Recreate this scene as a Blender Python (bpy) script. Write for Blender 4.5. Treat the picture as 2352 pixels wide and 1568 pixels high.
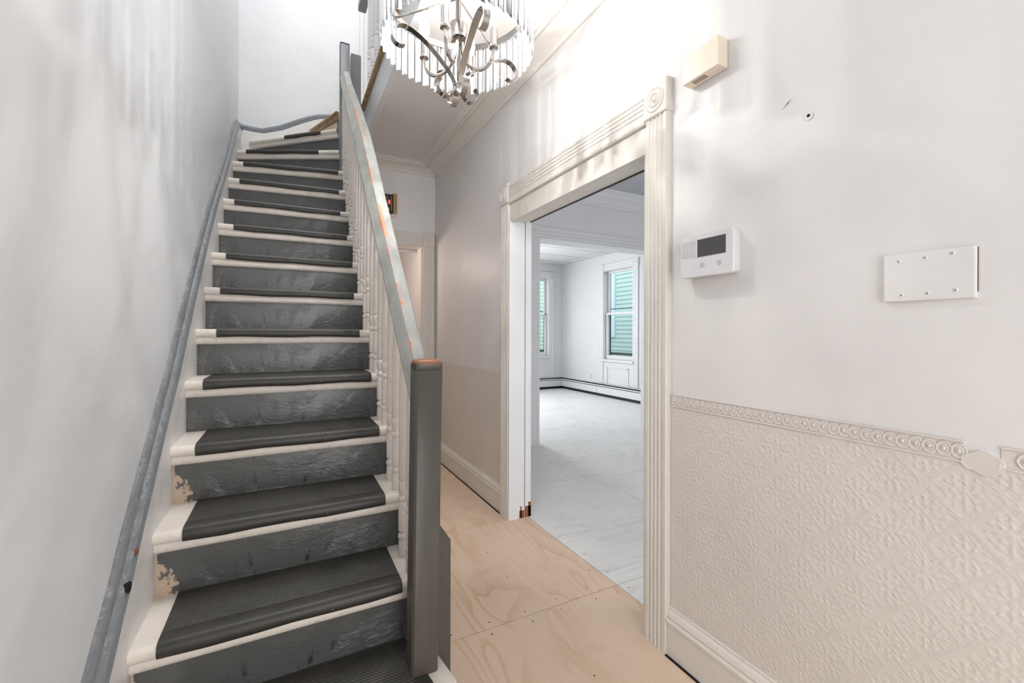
import bpy, bmesh, math, random
import numpy as np
from mathutils import Vector, Matrix

random.seed(7)
for o in list(bpy.data.objects):
    bpy.data.objects.remove(o, do_unlink=True)
SC = bpy.context.scene
COL = SC.collection
PI = math.pi

# ------------------------------------------------------------------ camera
F_PX, YAW, HORIZON, ROLL, EYE = 992.57, 27.478, 764.6, 0.153, 1.18
cam_d = bpy.data.cameras.new('camera')
cam = bpy.data.objects.new('camera', cam_d)
COL.objects.link(cam)
cam_d.sensor_width = 36.0
cam_d.lens = F_PX / 2352 * 36
cam_d.shift_y = (HORIZON - 784) / 2352
cam_d.clip_start = 0.02
cam.location = (0, 0, EYE)
cam.rotation_euler = (Matrix.Rotation(-math.radians(YAW), 3, 'Z') @ Matrix.Rotation(PI / 2, 3, 'X')
                      @ Matrix.Rotation(math.radians(ROLL), 3, 'Z')).to_euler()
SC.camera = cam

# ------------------------------------------------------------------ world, light, exposure
W = bpy.data.worlds.new('overcast_sky')
SC.world = W
W.use_nodes = True
bg = W.node_tree.nodes['Background']
bg.inputs[0].default_value = (0.965, 0.98, 1.0, 1)
bg.inputs[1].default_value = 2.2


def area(name, loc, size, rot, power, color):
    d = bpy.data.lights.new(name, 'AREA')
    d.shape = 'RECTANGLE'
    d.size, d.size_y = size
    d.energy = power
    d.color = color
    o = bpy.data.objects.new(name, d)
    o.location = loc
    o.rotation_euler = rot
    COL.objects.link(o)
    return o


def point(name, loc, power, color, r=.05):
    d = bpy.data.lights.new(name, 'POINT')
    d.energy = power
    d.color = color
    d.shadow_soft_size = r
    o = bpy.data.objects.new(name, d)
    o.location = loc
    COL.objects.link(o)
    return o


DAY = (0.97, 0.985, 1.0)
area('front_room_fill', (3.3, -0.92, 1.55), (2.4, 1.7), (PI / 2, 0, 0), 13, DAY)  # fill lamp added in an unseen window opening of the side room
area('rear_room_fill', (2.5, 7.70, 1.6), (1.0, 1.5), (-PI / 2, 0, 0), 75, DAY)  # added fill lamp, out of view, brightens the far room
area('entrance_fill', (0.42, -1.20, 1.2), (0.95, 2.2), (PI / 2, 0, 0), 11, (1.0, 0.985, 0.97))  # fill lamp added behind the camera at the entrance doorway
point('back_room_fill', (0.47, 4.42, 1.9), 9, (1.0, 0.86, 0.76), .08)  # unseen lamp added to light the small room past the doorway
area('stairwell_fill', (0.4, 2.6, 5.35), (1.4, 2.4), (0, 0, 0), 32, DAY)  # fill lamp added over the stairwell, no skylight known there
BULB = 25.0            # watts of each flame bulb's lamp
SC.view_settings.view_transform = 'Standard'
SC.view_settings.look = 'None'
SC.view_settings.gamma = 1.0
SC.view_settings.use_curve_mapping = False
SC.view_settings.exposure = 0.25
SC.cycles.use_light_tree = False
SC.cycles.max_bounces = 6
SC.cycles.diffuse_bounces = 3
SC.cycles.glossy_bounces = 3
SC.cycles.transmission_bounces = 2
SC.cycles.transparent_max_bounces = 10


# ------------------------------------------------------------------ materials
def lin(r, g, b):
    def c(v):
        v /= 255
        return v / 12.92 if v <= .04045 else ((v + .055) / 1.055) ** 2.4
    return (c(r), c(g), c(b), 1)


class NT:
    def __init__(s, name):
        s.m = bpy.data.materials.new(name)
        s.m.use_nodes = True
        s.t = s.m.node_tree
        s.b = s.t.nodes['Principled BSDF']
        s.out = s.t.nodes['Material Output']

    def n(s, typ, **kw):
        nd = s.t.nodes.new(typ)
        for k, v in kw.items():
            setattr(nd, k, v)
        return nd

    def l(s, a, b):
        s.t.links.new(a, b)

    def coord(s, kind='Object', scale=(1, 1, 1), rot=(0, 0, 0)):
        tc = s.n('ShaderNodeTexCoord')
        mp = s.n('ShaderNodeMapping')
        mp.inputs['Scale'].default_value = scale
        mp.inputs['Rotation'].default_value = rot
        s.l(tc.outputs[kind], mp.inputs[0])
        return mp.outputs[0]

    def noise(s, vec, scale, detail=4, rough=.55, dist=0):
        nd = s.n('ShaderNodeTexNoise')
        nd.inputs['Scale'].default_value = scale
        nd.inputs['Detail'].default_value = detail
        nd.inputs['Roughness'].default_value = rough
        nd.inputs['Distortion'].default_value = dist
        s.l(vec, nd.inputs['Vector'])
        return nd.outputs['Fac']

    def ramp(s, fac, stops):
        r = s.n('ShaderNodeValToRGB')
        el = r.color_ramp.elements
        while len(el) < len(stops):
            el.new(.5)
        for e, (p, c) in zip(el, stops):
            e.position = p
            e.color = c if len(c) == 4 else (*c, 1)
        s.l(fac, r.inputs[0])
        return r.outputs[0]

    def mix(s, fac, a, b, mode='MIX'):
        m = s.n('ShaderNodeMix', data_type='RGBA', blend_type=mode)
        for sock, v in ((m.inputs[0], fac), (m.inputs[6], a), (m.inputs[7], b)):
            if isinstance(v, (float, int)):
                sock.default_value = v
            elif isinstance(v, tuple):
                sock.default_value = v
            else:
                s.l(v, sock)
        return m.outputs[2]

    def math(s, op, a, b=None):
        m = s.n('ShaderNodeMath', operation=op)
        for sock, v in zip(m.inputs, (a, b)):
            if v is None:
                continue
            if isinstance(v, (float, int)):
                sock.default_value = v
            else:
                s.l(v, sock)
        return m.outputs[0]

    def bump(s, h, strength=.3, dist=.01, prev=None):
        b = s.n('ShaderNodeBump')
        b.inputs['Strength'].default_value = strength
        b.inputs['Distance'].default_value = dist
        s.l(h, b.inputs['Height'])
        if prev is not None:
            s.l(prev, b.inputs['Normal'])
        return b.outputs[0]

    def done(s, color=None, rough=.5, metal=0, normal=None, spec=None):
        if color is not None:
            if isinstance(color, tuple):
                s.b.inputs['Base Color'].default_value = color
            else:
                s.l(color, s.b.inputs['Base Color'])
        if isinstance(rough, (float, int)):
            s.b.inputs['Roughness'].default_value = rough
        else:
            s.l(rough, s.b.inputs['Roughness'])
        s.b.inputs['Metallic'].default_value = metal
        if spec is not None:
            s.b.inputs['Specular IOR Level'].default_value = spec
        if normal is not None:
            s.l(normal, s.b.inputs['Normal'])
        return s.m


K0, K1 = (0, 0, 0, 1), (1, 1, 1, 1)


def paint(name, col, rough=.45, lump=.25, dirt=.0, dirtcol=None, lump_scale=9, fine=120, spec=.4):
    t = NT(name)
    v = t.coord()
    big = t.noise(v, lump_scale, 3)
    fin = t.noise(v, fine, 2)
    nrm = t.bump(big, lump, .02)
    nrm = t.bump(fin, lump * .5, .002, nrm)
    c = t.mix(t.ramp(t.noise(v, 3.0, 3), [(.3, K0), (.75, K1)]), col, tuple(min(1, q * .95) for q in col[:3]) + (1,))
    if dirt:
        msk = t.ramp(t.noise(v, 28, 6, .7), [(.58, K0), (.72, K1)])
        msk = t.math('MULTIPLY', msk, dirt)
        c = t.mix(msk, c, dirtcol or lin(120, 95, 70))
    return t.done(c, rough, normal=nrm, spec=spec)


M = {}
M['wall'] = paint('white_plaster_paint', lin(235, 233, 232), .42, .35, lump_scale=5, fine=90)
M['wall_cool'] = paint('cool_white_wall_paint', lin(226, 228, 230), .38, .4, lump_scale=4, fine=80)
M['wall_room'] = paint('room_wall_paint', lin(226, 227, 229), .6, .2)
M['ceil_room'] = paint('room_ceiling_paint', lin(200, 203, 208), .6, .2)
M['pink'] = paint('pinkish_white_wall_paint', lin(232, 217, 210), .5, .25)
M['ceil'] = paint('ceiling_paint', lin(226, 222, 218), .55, .35, lump_scale=4)
M['trim'] = paint('ivory_trim_paint', lin(230, 225, 218), .4, .2, .20, lin(160, 135, 110), 14)
M['trimw'] = paint('white_trim_paint', lin(226, 227, 229), .4, .15)
M['dado'] = paint('embossed_paper_paint', lin(226, 219, 213), .42, .12, fine=300)
M['cream'] = paint('worn_cream_stair_paint', lin(236, 228, 219), .45, .4, .30, lin(158, 128, 98), 20)
M['stringer'] = paint('white_stringer_paint', lin(228, 226, 224), .4, .35, .25, lin(160, 130, 105), 12)
M['balus'] = paint('cream_baluster_paint', lin(230, 222, 213), .4, .35, .12, lin(165, 140, 115), 30, 200)
M['grey_cap'] = paint('grey_moulding_paint', lin(118, 121, 125), .35, .6, .18, lin(60, 58, 58), 18)
M['newel'] = paint('dark_grey_newel_paint', lin(90, 86, 81), .4, .25, .12, lin(50, 45, 42), 25)
M['newel_lit'] = paint('lit_grey_newel_paint', lin(128, 130, 133), .4, .25)  # lighter copy of the newel grey, bright upstairs light put into the colour
M['dark_gap'] = paint('dark_gap', lin(22, 20, 19), .8, .1)


def riser_mat(name, peel):
    t = NT(name)
    v = t.coord()
    base = t.mix(t.ramp(t.noise(v, 4, 4), [(.3, K0), (.7, K1)]), lin(93, 94, 93), lin(82, 83, 82))
    # dark scuff marks low on the riser
    tc = t.n('ShaderNodeTexCoord')
    sp = t.n('ShaderNodeSeparateXYZ')
    t.l(tc.outputs['Object'], sp.inputs[0])
    zmask = t.ramp(sp.outputs['Z'], [(.02, K1), (.11, K0)])
    sv = t.coord(scale=(1.0, 1, .45))
    sc = t.ramp(t.noise(sv, 26, 5, .75), [(.56, K0), (.68, K1)])
    base = t.mix(t.math('MULTIPLY', t.math('MULTIPLY', sc, zmask), .85), base, lin(26, 25, 25))
    # chipped specks
    spk = t.ramp(t.noise(v, 70, 2), [(.745, K0), (.76, K1)])
    base = t.mix(spk, base, lin(205, 185, 160))
    if peel:
        xm = t.math('ADD', sp.outputs['X'], .352)   # metres from the left end
        j = t.math('MULTIPLY', t.math('SUBTRACT', t.noise(v, 22, 5, .7), .5), .16)
        zz = t.math('MULTIPLY', sp.outputs['Z'], .32)
        d = t.math('ADD', t.math('ADD', xm, j), zz)
        pm = t.ramp(d, [(peel, K1), (peel + .008, K0)])
        base = t.mix(pm, base, t.mix(t.noise(v, 40, 4), lin(214, 190, 165), lin(196, 172, 150)))
    al = t.noise(t.coord(scale=(1, 1, 1.8)), 34, 5, .6, .8)
    amt = t.math('MULTIPLY', al, t.ramp(sp.outputs['Z'], [(.03, K1), (.14, (.15, .15, .15, 1))]))
    pt = t.ramp(t.noise(v, 5.5, 2), [(.46, (.12, .12, .12, 1)), (.60, K1)])
    amt = t.math('MULTIPLY', amt, pt)
    n = t.bump(t.noise(t.coord(scale=(.55, 1, 1)), 85, 4, .6, .5), .22, .004)
    n = t.bump(amt, .6, .012, n)
    return t.done(base, .21, normal=n, spec=.55)


M['riser'] = riser_mat('grey_riser_gloss_paint', 0)
M['riser_peel'] = riser_mat('grey_riser_paint_peeling', .05)


def mat_rubber():
    t = NT('ribbed_black_rubber')
    v = t.coord()
    c = t.mix(t.ramp(t.noise(v, 9, 5, .7), [(.35, K0), (.75, K1)]), lin(52, 51, 48), lin(66, 63, 57))
    c = t.mix(t.math('MULTIPLY', t.ramp(t.noise(v, 30, 5, .7), [(.6, K0), (.7, K1)]), .6), c, lin(38, 33, 28))
    c = t.mix(t.ramp(t.noise(v, 95, 2), [(.76, K0), (.775, K1)]), c, lin(200, 185, 165))
    return t.done(c, .42, normal=t.bump(t.noise(v, 150, 2), .1, .002), spec=.45)


M['rubber'] = mat_rubber()


def mat_ply(name, base, dark, grey, amount, axis):
    t = NT(name)
    sc = (1.0, .22, 1) if axis == 'Y' else (.22, 1.0, 1)
    oi = t.n('ShaderNodeObjectInfo')
    tc = t.n('ShaderNodeTexCoord')
    add = t.n('ShaderNodeVectorMath', operation='ADD')
    t.l(tc.outputs['Object'], add.inputs[0])
    cv = t.n('ShaderNodeCombineXYZ')
    t.l(t.math('MULTIPLY', oi.outputs['Random'], 17.0), cv.inputs[0])
    t.l(t.math('MULTIPLY', oi.outputs['Random'], 31.0), cv.inputs[1])
    t.l(cv.outputs[0], add.inputs[1])
    mp = t.n('ShaderNodeMapping')
    mp.inputs['Scale'].default_value = sc
    t.l(add.outputs[0], mp.inputs[0])
    v = mp.outputs[0]
    # rotary-cut cathedral grain: iso lines of a smooth stretched field
    fld = t.noise(v, 3.4, 2, .5, .4)
    wv = t.math('FRACT', t.math('MULTIPLY', fld, 12.0))
    edge = t.ramp(wv, [(.0, K0), (.55, (.10, .10, .10, 1)), (.86, (.75, .75, .75, 1)), (.93, K1), (1.0, K0)])
    patch = t.ramp(t.noise(v, 3.3, 3), [(.38, K0), (.62, K1)])
    g = t.math('MULTIPLY', t.math('MULTIPLY', edge, patch), amount)
    c = t.mix(g, base, dark)
    fine = t.noise(t.coord(scale=(60, 4, 1) if axis == 'Y' else (4, 60, 1)), 1.5, 4, .6)
    c = t.mix(t.math('MULTIPLY', t.ramp(fine, [(.45, K0), (.7, K1)]), .16), c, dark)
    st = t.ramp(t.noise(tc.outputs['Object'], 4.2, 5, .6), [(.58, K0), (.74, K1)])
    c = t.mix(t.math('MULTIPLY', st, .30), c, grey)
    sm = t.ramp(t.noise(tc.outputs['Object'], 1.7, 3, .6), [(.35, K0), (.7, K1)])
    c = t.mix(t.math('MULTIPLY', sm, .22), c, tuple(q * .82 for q in base[:3]) + (1,))
    return t.done(c, .5, normal=t.bump(fine, .08, .002), spec=.35)


M['ply'] = mat_ply('tan_plywood', lin(228, 205, 182), lin(204, 162, 122), lin(172, 152, 134), .85, 'Y')
M['ply_daylit'] = mat_ply('daylit_plywood', lin(236, 236, 235), lin(196, 196, 195), lin(178, 178, 178), .45, 'X')  # same plywood as the hall, with cool daylight put into its colour


def mat_rail():
    t = NT('worn_grey_green_rail_paint')
    v = t.coord()
    c = t.mix(t.ramp(t.noise(t.coord(scale=(1, .25, .25)), 26, 5, .65), [(.3, K0), (.7, K1)]), lin(176, 176, 170), lin(136, 138, 132))
    at = t.n('ShaderNodeAttribute', attribute_name='wear')
    sp = t.n('ShaderNodeSeparateColor')
    t.l(at.outputs['Color'], sp.inputs[0])
    nz = t.noise(t.coord(scale=(1, .22, .22)), 26, 5, .7)
    o = t.ramp(t.math('ADD', sp.outputs[0], t.math('MULTIPLY', t.math('SUBTRACT', nz, .5), 1.6)), [(.64, K0), (.72, K1)])
    c = t.mix(o, c, t.mix(t.noise(v, 60, 3), lin(216, 142, 92), lin(190, 118, 76)))
    e = t.ramp(t.math('ADD', sp.outputs[1], t.math('MULTIPLY', t.math('SUBTRACT', t.noise(v, 45, 5, .7), .5), 1.3)), [(.75, K0), (1.0, K1)])
    c = t.mix(t.math('MULTIPLY', e, .8), c, lin(126, 88, 62))
    return t.done(c, .38, normal=t.bump(t.noise(v, 60, 3), .15, .004), spec=.45)


M['rail'] = mat_rail()


def mat_raw_edge():
    t = NT('stained_raw_wood_edge')
    v = t.coord()
    c = t.mix(t.noise(t.coord(scale=(1, .2, 1)), 20, 4), lin(186, 160, 122), lin(150, 120, 80))
    c = t.mix(t.ramp(t.noise(v, 34, 5, .7), [(.55, K0), (.66, K1)]), c, lin(58, 42, 28))
    return t.done(c, .6)


M['raw'] = mat_raw_edge()


def solid(name, col, rough=.5, metal=0, emit=None, strength=0, spec=.5):
    t = NT(name)
    if emit:
        t.b.inputs['Emission Color'].default_value = emit
        t.b.inputs['Emission Strength'].default_value = strength
    v = t.coord()
    c = t.mix(t.math('MULTIPLY', t.noise(v, 40, 3), .12), col, tuple(q * .8 for q in col[:3]) + (1,))
    return t.done(c, rough, metal, spec=spec)


M['nickel'] = solid('polished_nickel', (.50, .47, .44, 1), .14, 1)
M['plastic_white'] = solid('white_plastic', lin(228, 228, 231), .35)
M['plastic_grey'] = solid('grey_plastic_print', lin(188, 188, 190), .5)
M['screen'] = solid('dark_grey_screen', lin(78, 78, 78), .3)
M['plastic_cream'] = solid('cream_plastic', lin(244, 232, 212), .4)
M['slot'] = solid('dark_slot', lin(95, 78, 62), .7)
M['black'] = solid('black_enamel', lin(18, 18, 19), .4)
M['gold'] = solid('gold_anodised_metal', lin(196, 158, 104), .35, .7)
M['red'] = solid('red_terminal', lin(170, 20, 20), .4)
M['led'] = solid('red_lamp', lin(255, 60, 50), .4, 0, (1, .15, .1, 1), 4)
M['screw_dark'] = solid('dark_screw_steel', lin(70, 62, 55), .5, .6)
M['tile'] = paint('ceiling_tile_board', lin(228, 228, 229), .7, .1)
M['tbar'] = solid('white_grid_bar', lin(196, 197, 200), .5)
M['brown_rot'] = solid('bare_rotten_wood', lin(140, 82, 40), .8)
M['siding_a'] = solid('teal_siding_paint', lin(182, 208, 205), .6)
M['siding_b'] = solid('mint_siding_paint', lin(206, 226, 217), .6)
M['paleblue'] = solid('pale_blue_trim', lin(205, 226, 236), .6)
M['soil'] = paint('grey_gravel', lin(120, 118, 114), .9, .3)
M['storm'] = solid('dark_storm_frame', lin(48, 56, 62), .5)
M['filament'] = solid('glowing_filament', (1, .95, .9, 1), .3, 0, (1.0, .955, .91, 1), 120)
M['filament'].cycles.emission_sampling = 'NONE'


def mat_bulb():
    t = NT('clear_bulb_glass')
    t.t.nodes.remove(t.b)
    tr = t.n('ShaderNodeBsdfTransparent')
    em = t.n('ShaderNodeEmission'); em.inputs[0].default_value = (1, .94, .87, 1); em.inputs[1].default_value = 6
    c = t.n('ShaderNodeMixShader'); c.inputs[0].default_value = .35
    t.l(tr.outputs[0], c.inputs[1]); t.l(em.outputs[0], c.inputs[2]); t.l(c.outputs[0], t.out.inputs[0])
    return t.m


M['bulb'] = mat_bulb()
M['bulb'].cycles.emission_sampling = 'NONE'
M['led'].cycles.emission_sampling = 'NONE'


def mat_crystal():
    t = NT('clear_crystal')
    t.t.nodes.remove(t.b)
    tr = t.n('ShaderNodeBsdfTransparent')
    tr.inputs[0].default_value = (.90, .91, .93, 1)
    gl = t.n('ShaderNodeBsdfGlossy')
    gl.inputs['Roughness'].default_value = .04
    gl.inputs['Color'].default_value = (.95, .97, 1, 1)
    tl = t.n('ShaderNodeBsdfTranslucent')
    tl.inputs[0].default_value = (.95, .97, 1, 1)
    df = t.n('ShaderNodeBsdfDiffuse')
    df.inputs[0].default_value = (.92, .95, 1, 1)
    a = t.n('ShaderNodeMixShader'); a.inputs[0].default_value = .5
    t.l(tl.outputs[0], a.inputs[1]); t.l(df.outputs[0], a.inputs[2])
    # striated core: how much light the prism scatters varies across its facets
    f = t.noise(t.coord(scale=(90, 90, 1.2)), 1.0, 2)
    sc = t.ramp(f, [(.40, (.04, .04, .04, 1)), (.62, (.30, .30, .30, 1))])
    b = t.n('ShaderNodeMixShader')
    t.l(sc, b.inputs[0]); t.l(tr.outputs[0], b.inputs[1]); t.l(a.outputs[0], b.inputs[2])
    fr = t.n('ShaderNodeFresnel'); fr.inputs[0].default_value = 1.6
    c = t.n('ShaderNodeMixShader')
    t.l(fr.outputs[0], c.inputs[0]); t.l(b.outputs[0], c.inputs[1]); t.l(gl.outputs[0], c.inputs[2])
    t.l(c.outputs[0], t.out.inputs[0])
    return t.m


M['crystal'] = mat_crystal()


def mat_glass():
    t = NT('window_glass')
    t.t.nodes.remove(t.b)
    tr = t.n('ShaderNodeBsdfTransparent'); tr.inputs[0].default_value = (.95, .98, .98, 1)
    gl = t.n('ShaderNodeBsdfGlossy'); gl.inputs['Roughness'].default_value = .02
    lw = t.n('ShaderNodeLayerWeight'); lw.inputs[0].default_value = .5
    fr = t.math('ADD', t.math('MULTIPLY', t.math('POWER', lw.outputs['Facing'], 5.0), .8), .03)
    c = t.n('ShaderNodeMixShader')
    t.l(fr, c.inputs[0]); t.l(tr.outputs[0], c.inputs[1]); t.l(gl.outputs[0], c.inputs[2])
    t.l(c.outputs[0], t.out.inputs[0])
    return t.m


M['glass'] = mat_glass()


# ------------------------------------------------------------------ mesh helpers
def wloc(o):
    p = Vector((0, 0, 0))
    while o:
        p += o.location
        o = o.parent
    return p


def tag(o, label=None, cat=None, group=None, kind=None):
    if label: o['label'] = label
    if cat: o['category'] = cat
    if group: o['group'] = group
    if kind: o['kind'] = kind
    return o


def empty(name, loc, label=None, cat=None, group=None, kind=None, parent=None):
    o = bpy.data.objects.new(name, None)
    o.empty_display_size = .05
    COL.objects.link(o)
    if parent:
        o.parent = parent
        o.location = Vector(loc) - wloc(parent)
    else:
        o.location = loc
    return tag(o, label, cat, group, kind)


def obj(name, verts, faces, mat, parent=None, smooth=False, origin=None, colors=None):
    """mesh object from world-space vertices; its origin sits at the base of its bounding box"""
    vs = np.array(verts, dtype=float).reshape(-1, 3)
    if origin is None:
        lo, hi = vs.min(0), vs.max(0)
        origin = Vector(((lo[0] + hi[0]) / 2, (lo[1] + hi[1]) / 2, lo[2]))
    origin = Vector(origin)
    me = bpy.data.meshes.new(name)
    me.from_pydata([tuple(q) for q in (vs - np.array(origin))], [], [tuple(f) for f in faces])
    bm = bmesh.new(); bm.from_mesh(me)
    bmesh.ops.recalc_face_normals(bm, faces=bm.faces)
    bm.to_mesh(me); bm.free()
    if smooth:
        me.polygons.foreach_set('use_smooth', [True] * len(me.polygons))
        if smooth != 'all':
            me.set_sharp_from_angle(angle=math.radians(40))
    me.materials.append(mat)
    if colors is not None:
        ca = me.color_attributes.new('wear', 'FLOAT_COLOR', 'POINT')
        ca.data.foreach_set('color', np.array(colors, dtype=float).ravel())
    o = bpy.data.objects.new(name, me)
    COL.objects.link(o)
    if parent:
        o.parent = parent
        o.location = origin - wloc(parent)
    else:
        o.location = origin
    return o


def copy_at(src, delta, parent=None):
    c = src.copy()
    COL.objects.link(c)
    c.parent = parent if parent else src.parent
    base = wloc(src) + Vector(delta)
    c.location = base - (wloc(c.parent) if c.parent else Vector((0, 0, 0)))
    return c


class MB:
    def __init__(s):
        s.v, s.f = [], []

    def add(s, v, f):
        n = len(s.v)
        s.v += [tuple(q) for q in v]
        s.f += [tuple(i + n for i in q) for q in f]
        return s

    def box(s, x0, x1, y0, y1, z0, z1, bev=0):
        if bev <= 0:
            v = [(x, y, z) for z in (z0, z1) for y in (y0, y1) for x in (x0, x1)]
            return s.add(v, [(0, 2, 3, 1), (4, 5, 7, 6), (0, 1, 5, 4), (2, 6, 7, 3), (0, 4, 6, 2), (1, 3, 7, 5)])
        bm = bmesh.new()
        bmesh.ops.create_cube(bm, size=1)
        for q in bm.verts:
            q.co = Vector(((x0 + x1) / 2 + q.co.x * (x1 - x0), (y0 + y1) / 2 + q.co.y * (y1 - y0), (z0 + z1) / 2 + q.co.z * (z1 - z0)))
        bmesh.ops.bevel(bm, geom=bm.edges[:], offset=bev, segments=2, profile=.6, affect='EDGES')
        bm.verts.index_update()
        s.add([tuple(q.co) for q in bm.verts], [[q.index for q in f.verts] for f in bm.faces])
        bm.free()
        return s

    def loft(s, rings, closed=True, caps=True, loop=False):
        """rings: list of equally long point lists, closed rings"""
        n0 = len(s.v); m = len(rings[0]); R = len(rings)
        for r in rings:
            s.v += [tuple(q) for q in r]
        for i in range(R if loop else R - 1):
            a, b = n0 + i * m, n0 + ((i + 1) % R) * m
            for j in range(m if closed else m - 1):
                k = (j + 1) % m
                s.f.append((a + j, a + k, b + k, b + j))
        if caps and not loop:
            s.f.append(tuple(range(n0, n0 + m)))
            s.f.append(tuple(range(n0 + (R - 1) * m, n0 + R * m)))
        return s

    def lathe(s, prof, cx, cy, cz, seg=16, axis='Z'):
        rings = []
        for r, h in prof:
            ring = []
            for i in range(seg):
                a = 2 * PI * i / seg
                u, w = r * math.cos(a), r * math.sin(a)
                if axis == 'Z': ring.append((cx + u, cy + w, cz + h))
                elif axis == 'X': ring.append((cx + h, cy + u, cz + w))
                else: ring.append((cx + u, cy + h, cz + w))
            rings.append(ring)
        return s.loft(rings)

    def tube(s, pts, r, seg=8):
        rings = []
        pts = [Vector(p) for p in pts]
        up = None
        for i, p in enumerate(pts):
            t = (pts[min(i + 1, len(pts) - 1)] - pts[max(i - 1, 0)]).normalized()
            if up is None:
                up = Vector((0, 0, 1)) if abs(t.z) < .9 else Vector((1, 0, 0))
            n = t.cross(up).normalized(); b = n.cross(t).normalized(); up = b
            rr = r[i] if isinstance(r, (list, tuple)) else r
            rings.append([p + n * rr * math.cos(2 * PI * k / seg) + b * rr * math.sin(2 * PI * k / seg) for k in range(seg)])
        return s.loft(rings)

    def build(s, name, mat, parent=None, smooth=False, origin=None, colors=None):
        return obj(name, s.v, s.f, mat, parent, smooth, origin, colors)


def bx(name, mat, x0, x1, y0, y1, z0, z1, parent=None, bev=0):
    return MB().box(x0, x1, y0, y1, z0, z1, bev).build(name, mat, parent)


def extrude(name, mat, prof, A, B, U, V, parent=None, smooth=False, mitreA=0, mitreB=0):
    """profile points (u,v) swept from A to B; U,V are world axis vectors; mitre shifts the ends with u"""
    A, B, U, V = map(Vector, (A, B, U, V))
    d = (B - A).normalized()
    r0 = [A + U * u + V * v + d * (mitreA * u) for u, v in prof]
    r1 = [B + U * u + V * v - d * (mitreB * u) for u, v in prof]
    return MB().loft([r0, r1]).build(name, mat, parent, smooth)


def wall_x(name, mat, x0, x1, y0, y1, z0, z1, holes, parent=None):
    """wall slab between x0 and x1 along Y with rectangular holes (ya,yb,za,zb)"""
    return wall_any(name, mat, 'X', x0, x1, y0, y1, z0, z1, holes, parent)


def wall_any(name, mat, axis, a0, a1, b0, b1, z0, z1, holes, parent=None):
    bs = sorted({b0, b1, *[q for h in holes for q in h[:2]]})
    zs = sorted({z0, z1, *[q for h in holes for q in h[2:]]})
    m = MB()
    solid_cells = {}
    for i in range(len(bs) - 1):
        for j in range(len(zs) - 1):
            cb, cz = (bs[i] + bs[i + 1]) / 2, (zs[j] + zs[j + 1]) / 2
            solid_cells[i, j] = not any(h[0] < cb < h[1] and h[2] < cz < h[3] for h in holes)
    P = (lambda a, b, z: (a, b, z)) if axis == 'X' else (lambda a, b, z: (b, a, z))
    for (i, j), ok in solid_cells.items():
        if not ok: continue
        A, B, C, D = bs[i], bs[i + 1], zs[j], zs[j + 1]
        for a in (a0, a1):
            m.add([P(a, A, C), P(a, B, C), P(a, B, D), P(a, A, D)], [(0, 1, 2, 3)])
        for di, dj, e in ((-1, 0, 'l'), (1, 0, 'r'), (0, -1, 'b'), (0, 1, 't')):
            if solid_cells.get((i + di, j + dj)): continue
            if e in 'lr':
                b = A if e == 'l' else B
                m.add([P(a0, b, C), P(a1, b, C), P(a1, b, D), P(a0, b, D)], [(0, 1, 2, 3)])
            else:
                z = C if e == 'b' else D
                m.add([P(a0, A, z), P(a1, A, z), P(a1, B, z), P(a0, B, z)], [(0, 1, 2, 3)])
    o = m.build(name, mat, parent)
    bm = bmesh.new(); bm.from_mesh(o.data)
    bmesh.ops.remove_doubles(bm, verts=bm.verts, dist=1e-5)
    bmesh.ops.recalc_face_normals(bm, faces=bm.faces)
    bm.to_mesh(o.data); bm.free()
    return o


def S(o, label, cat):
    return tag(o, label, cat, kind='structure')


# ------------------------------------------------------------------ key dimensions
XW, XL = 1.258, -0.368         # right wall face, left wall face
YB = 4.031                     # back wall of the hall
ZC = 2.735                     # hall ceiling
YF = -1.25                     # open front end of the hall (entrance)
OY0, OY1, OZ = 1.253, 2.43, 2.0  # opening in the right wall
XR = 1.385                      # room side of that wall
Y0, RUN, RISE = 0.945, 0.218, 0.199
ZU = 15 * RISE                 # upper floor
YM0, YM1 = 3.95, 4.19          # wall between the two rooms
MX0, MX1, MZ = 2.375, 4.07, 2.205
RX, RY, RZ = 5.299, 7.798, 2.652
YS = 4.29                      # stair end wall
XU = 0.52                      # edge of the upper floor
ROOMZ = 2.80

# ------------------------------------------------------------------ floors
floor = empty('floor', (0.45, 1.4, 0), kind='structure')
S(floor, 'bare plywood sheet floor of the hall and the rooms beyond', 'floor')
bx('subfloor', M['dark_gap'], -.5, 5.6, YF, 8.0, -.06, -.019, floor)


def ply(mat, x0, x1, y0, y1, g=.0015):
    return bx('plywood_sheet', mat, x0 + g, x1 - g, y0 + g, y1 - g, -.019, 0, floor)


for y0, y1 in ((YF, .35), (.35, 1.57), (1.57, 2.43), (2.43, 3.65), (3.65, 5.6)):
    ply(M['ply'], -.40, 1.375, y0, y1)
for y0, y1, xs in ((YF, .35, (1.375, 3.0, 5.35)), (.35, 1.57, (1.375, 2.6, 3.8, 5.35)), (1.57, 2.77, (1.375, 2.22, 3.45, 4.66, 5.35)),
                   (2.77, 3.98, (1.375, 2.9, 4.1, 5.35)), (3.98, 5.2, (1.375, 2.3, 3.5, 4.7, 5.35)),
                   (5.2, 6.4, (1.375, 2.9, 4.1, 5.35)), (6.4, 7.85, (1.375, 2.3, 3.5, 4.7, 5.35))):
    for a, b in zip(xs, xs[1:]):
        ply(M['ply_daylit'], a, b, y0, y1)
mb = MB()
rng = random.Random(3)
pts = []
for y in (1.535, 1.605, 2.395, 2.465):
    pts += [(x + rng.uniform(-.02, .02), y + rng.uniform(-.008, .008)) for x in np.arange(.55, 1.36, .17)]
for x in (1.335, 1.41):
    pts += [(x + rng.uniform(-.006, .006), y + rng.uniform(-.03, .03)) for y in np.arange(.5, 3.6, .2)]
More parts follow.
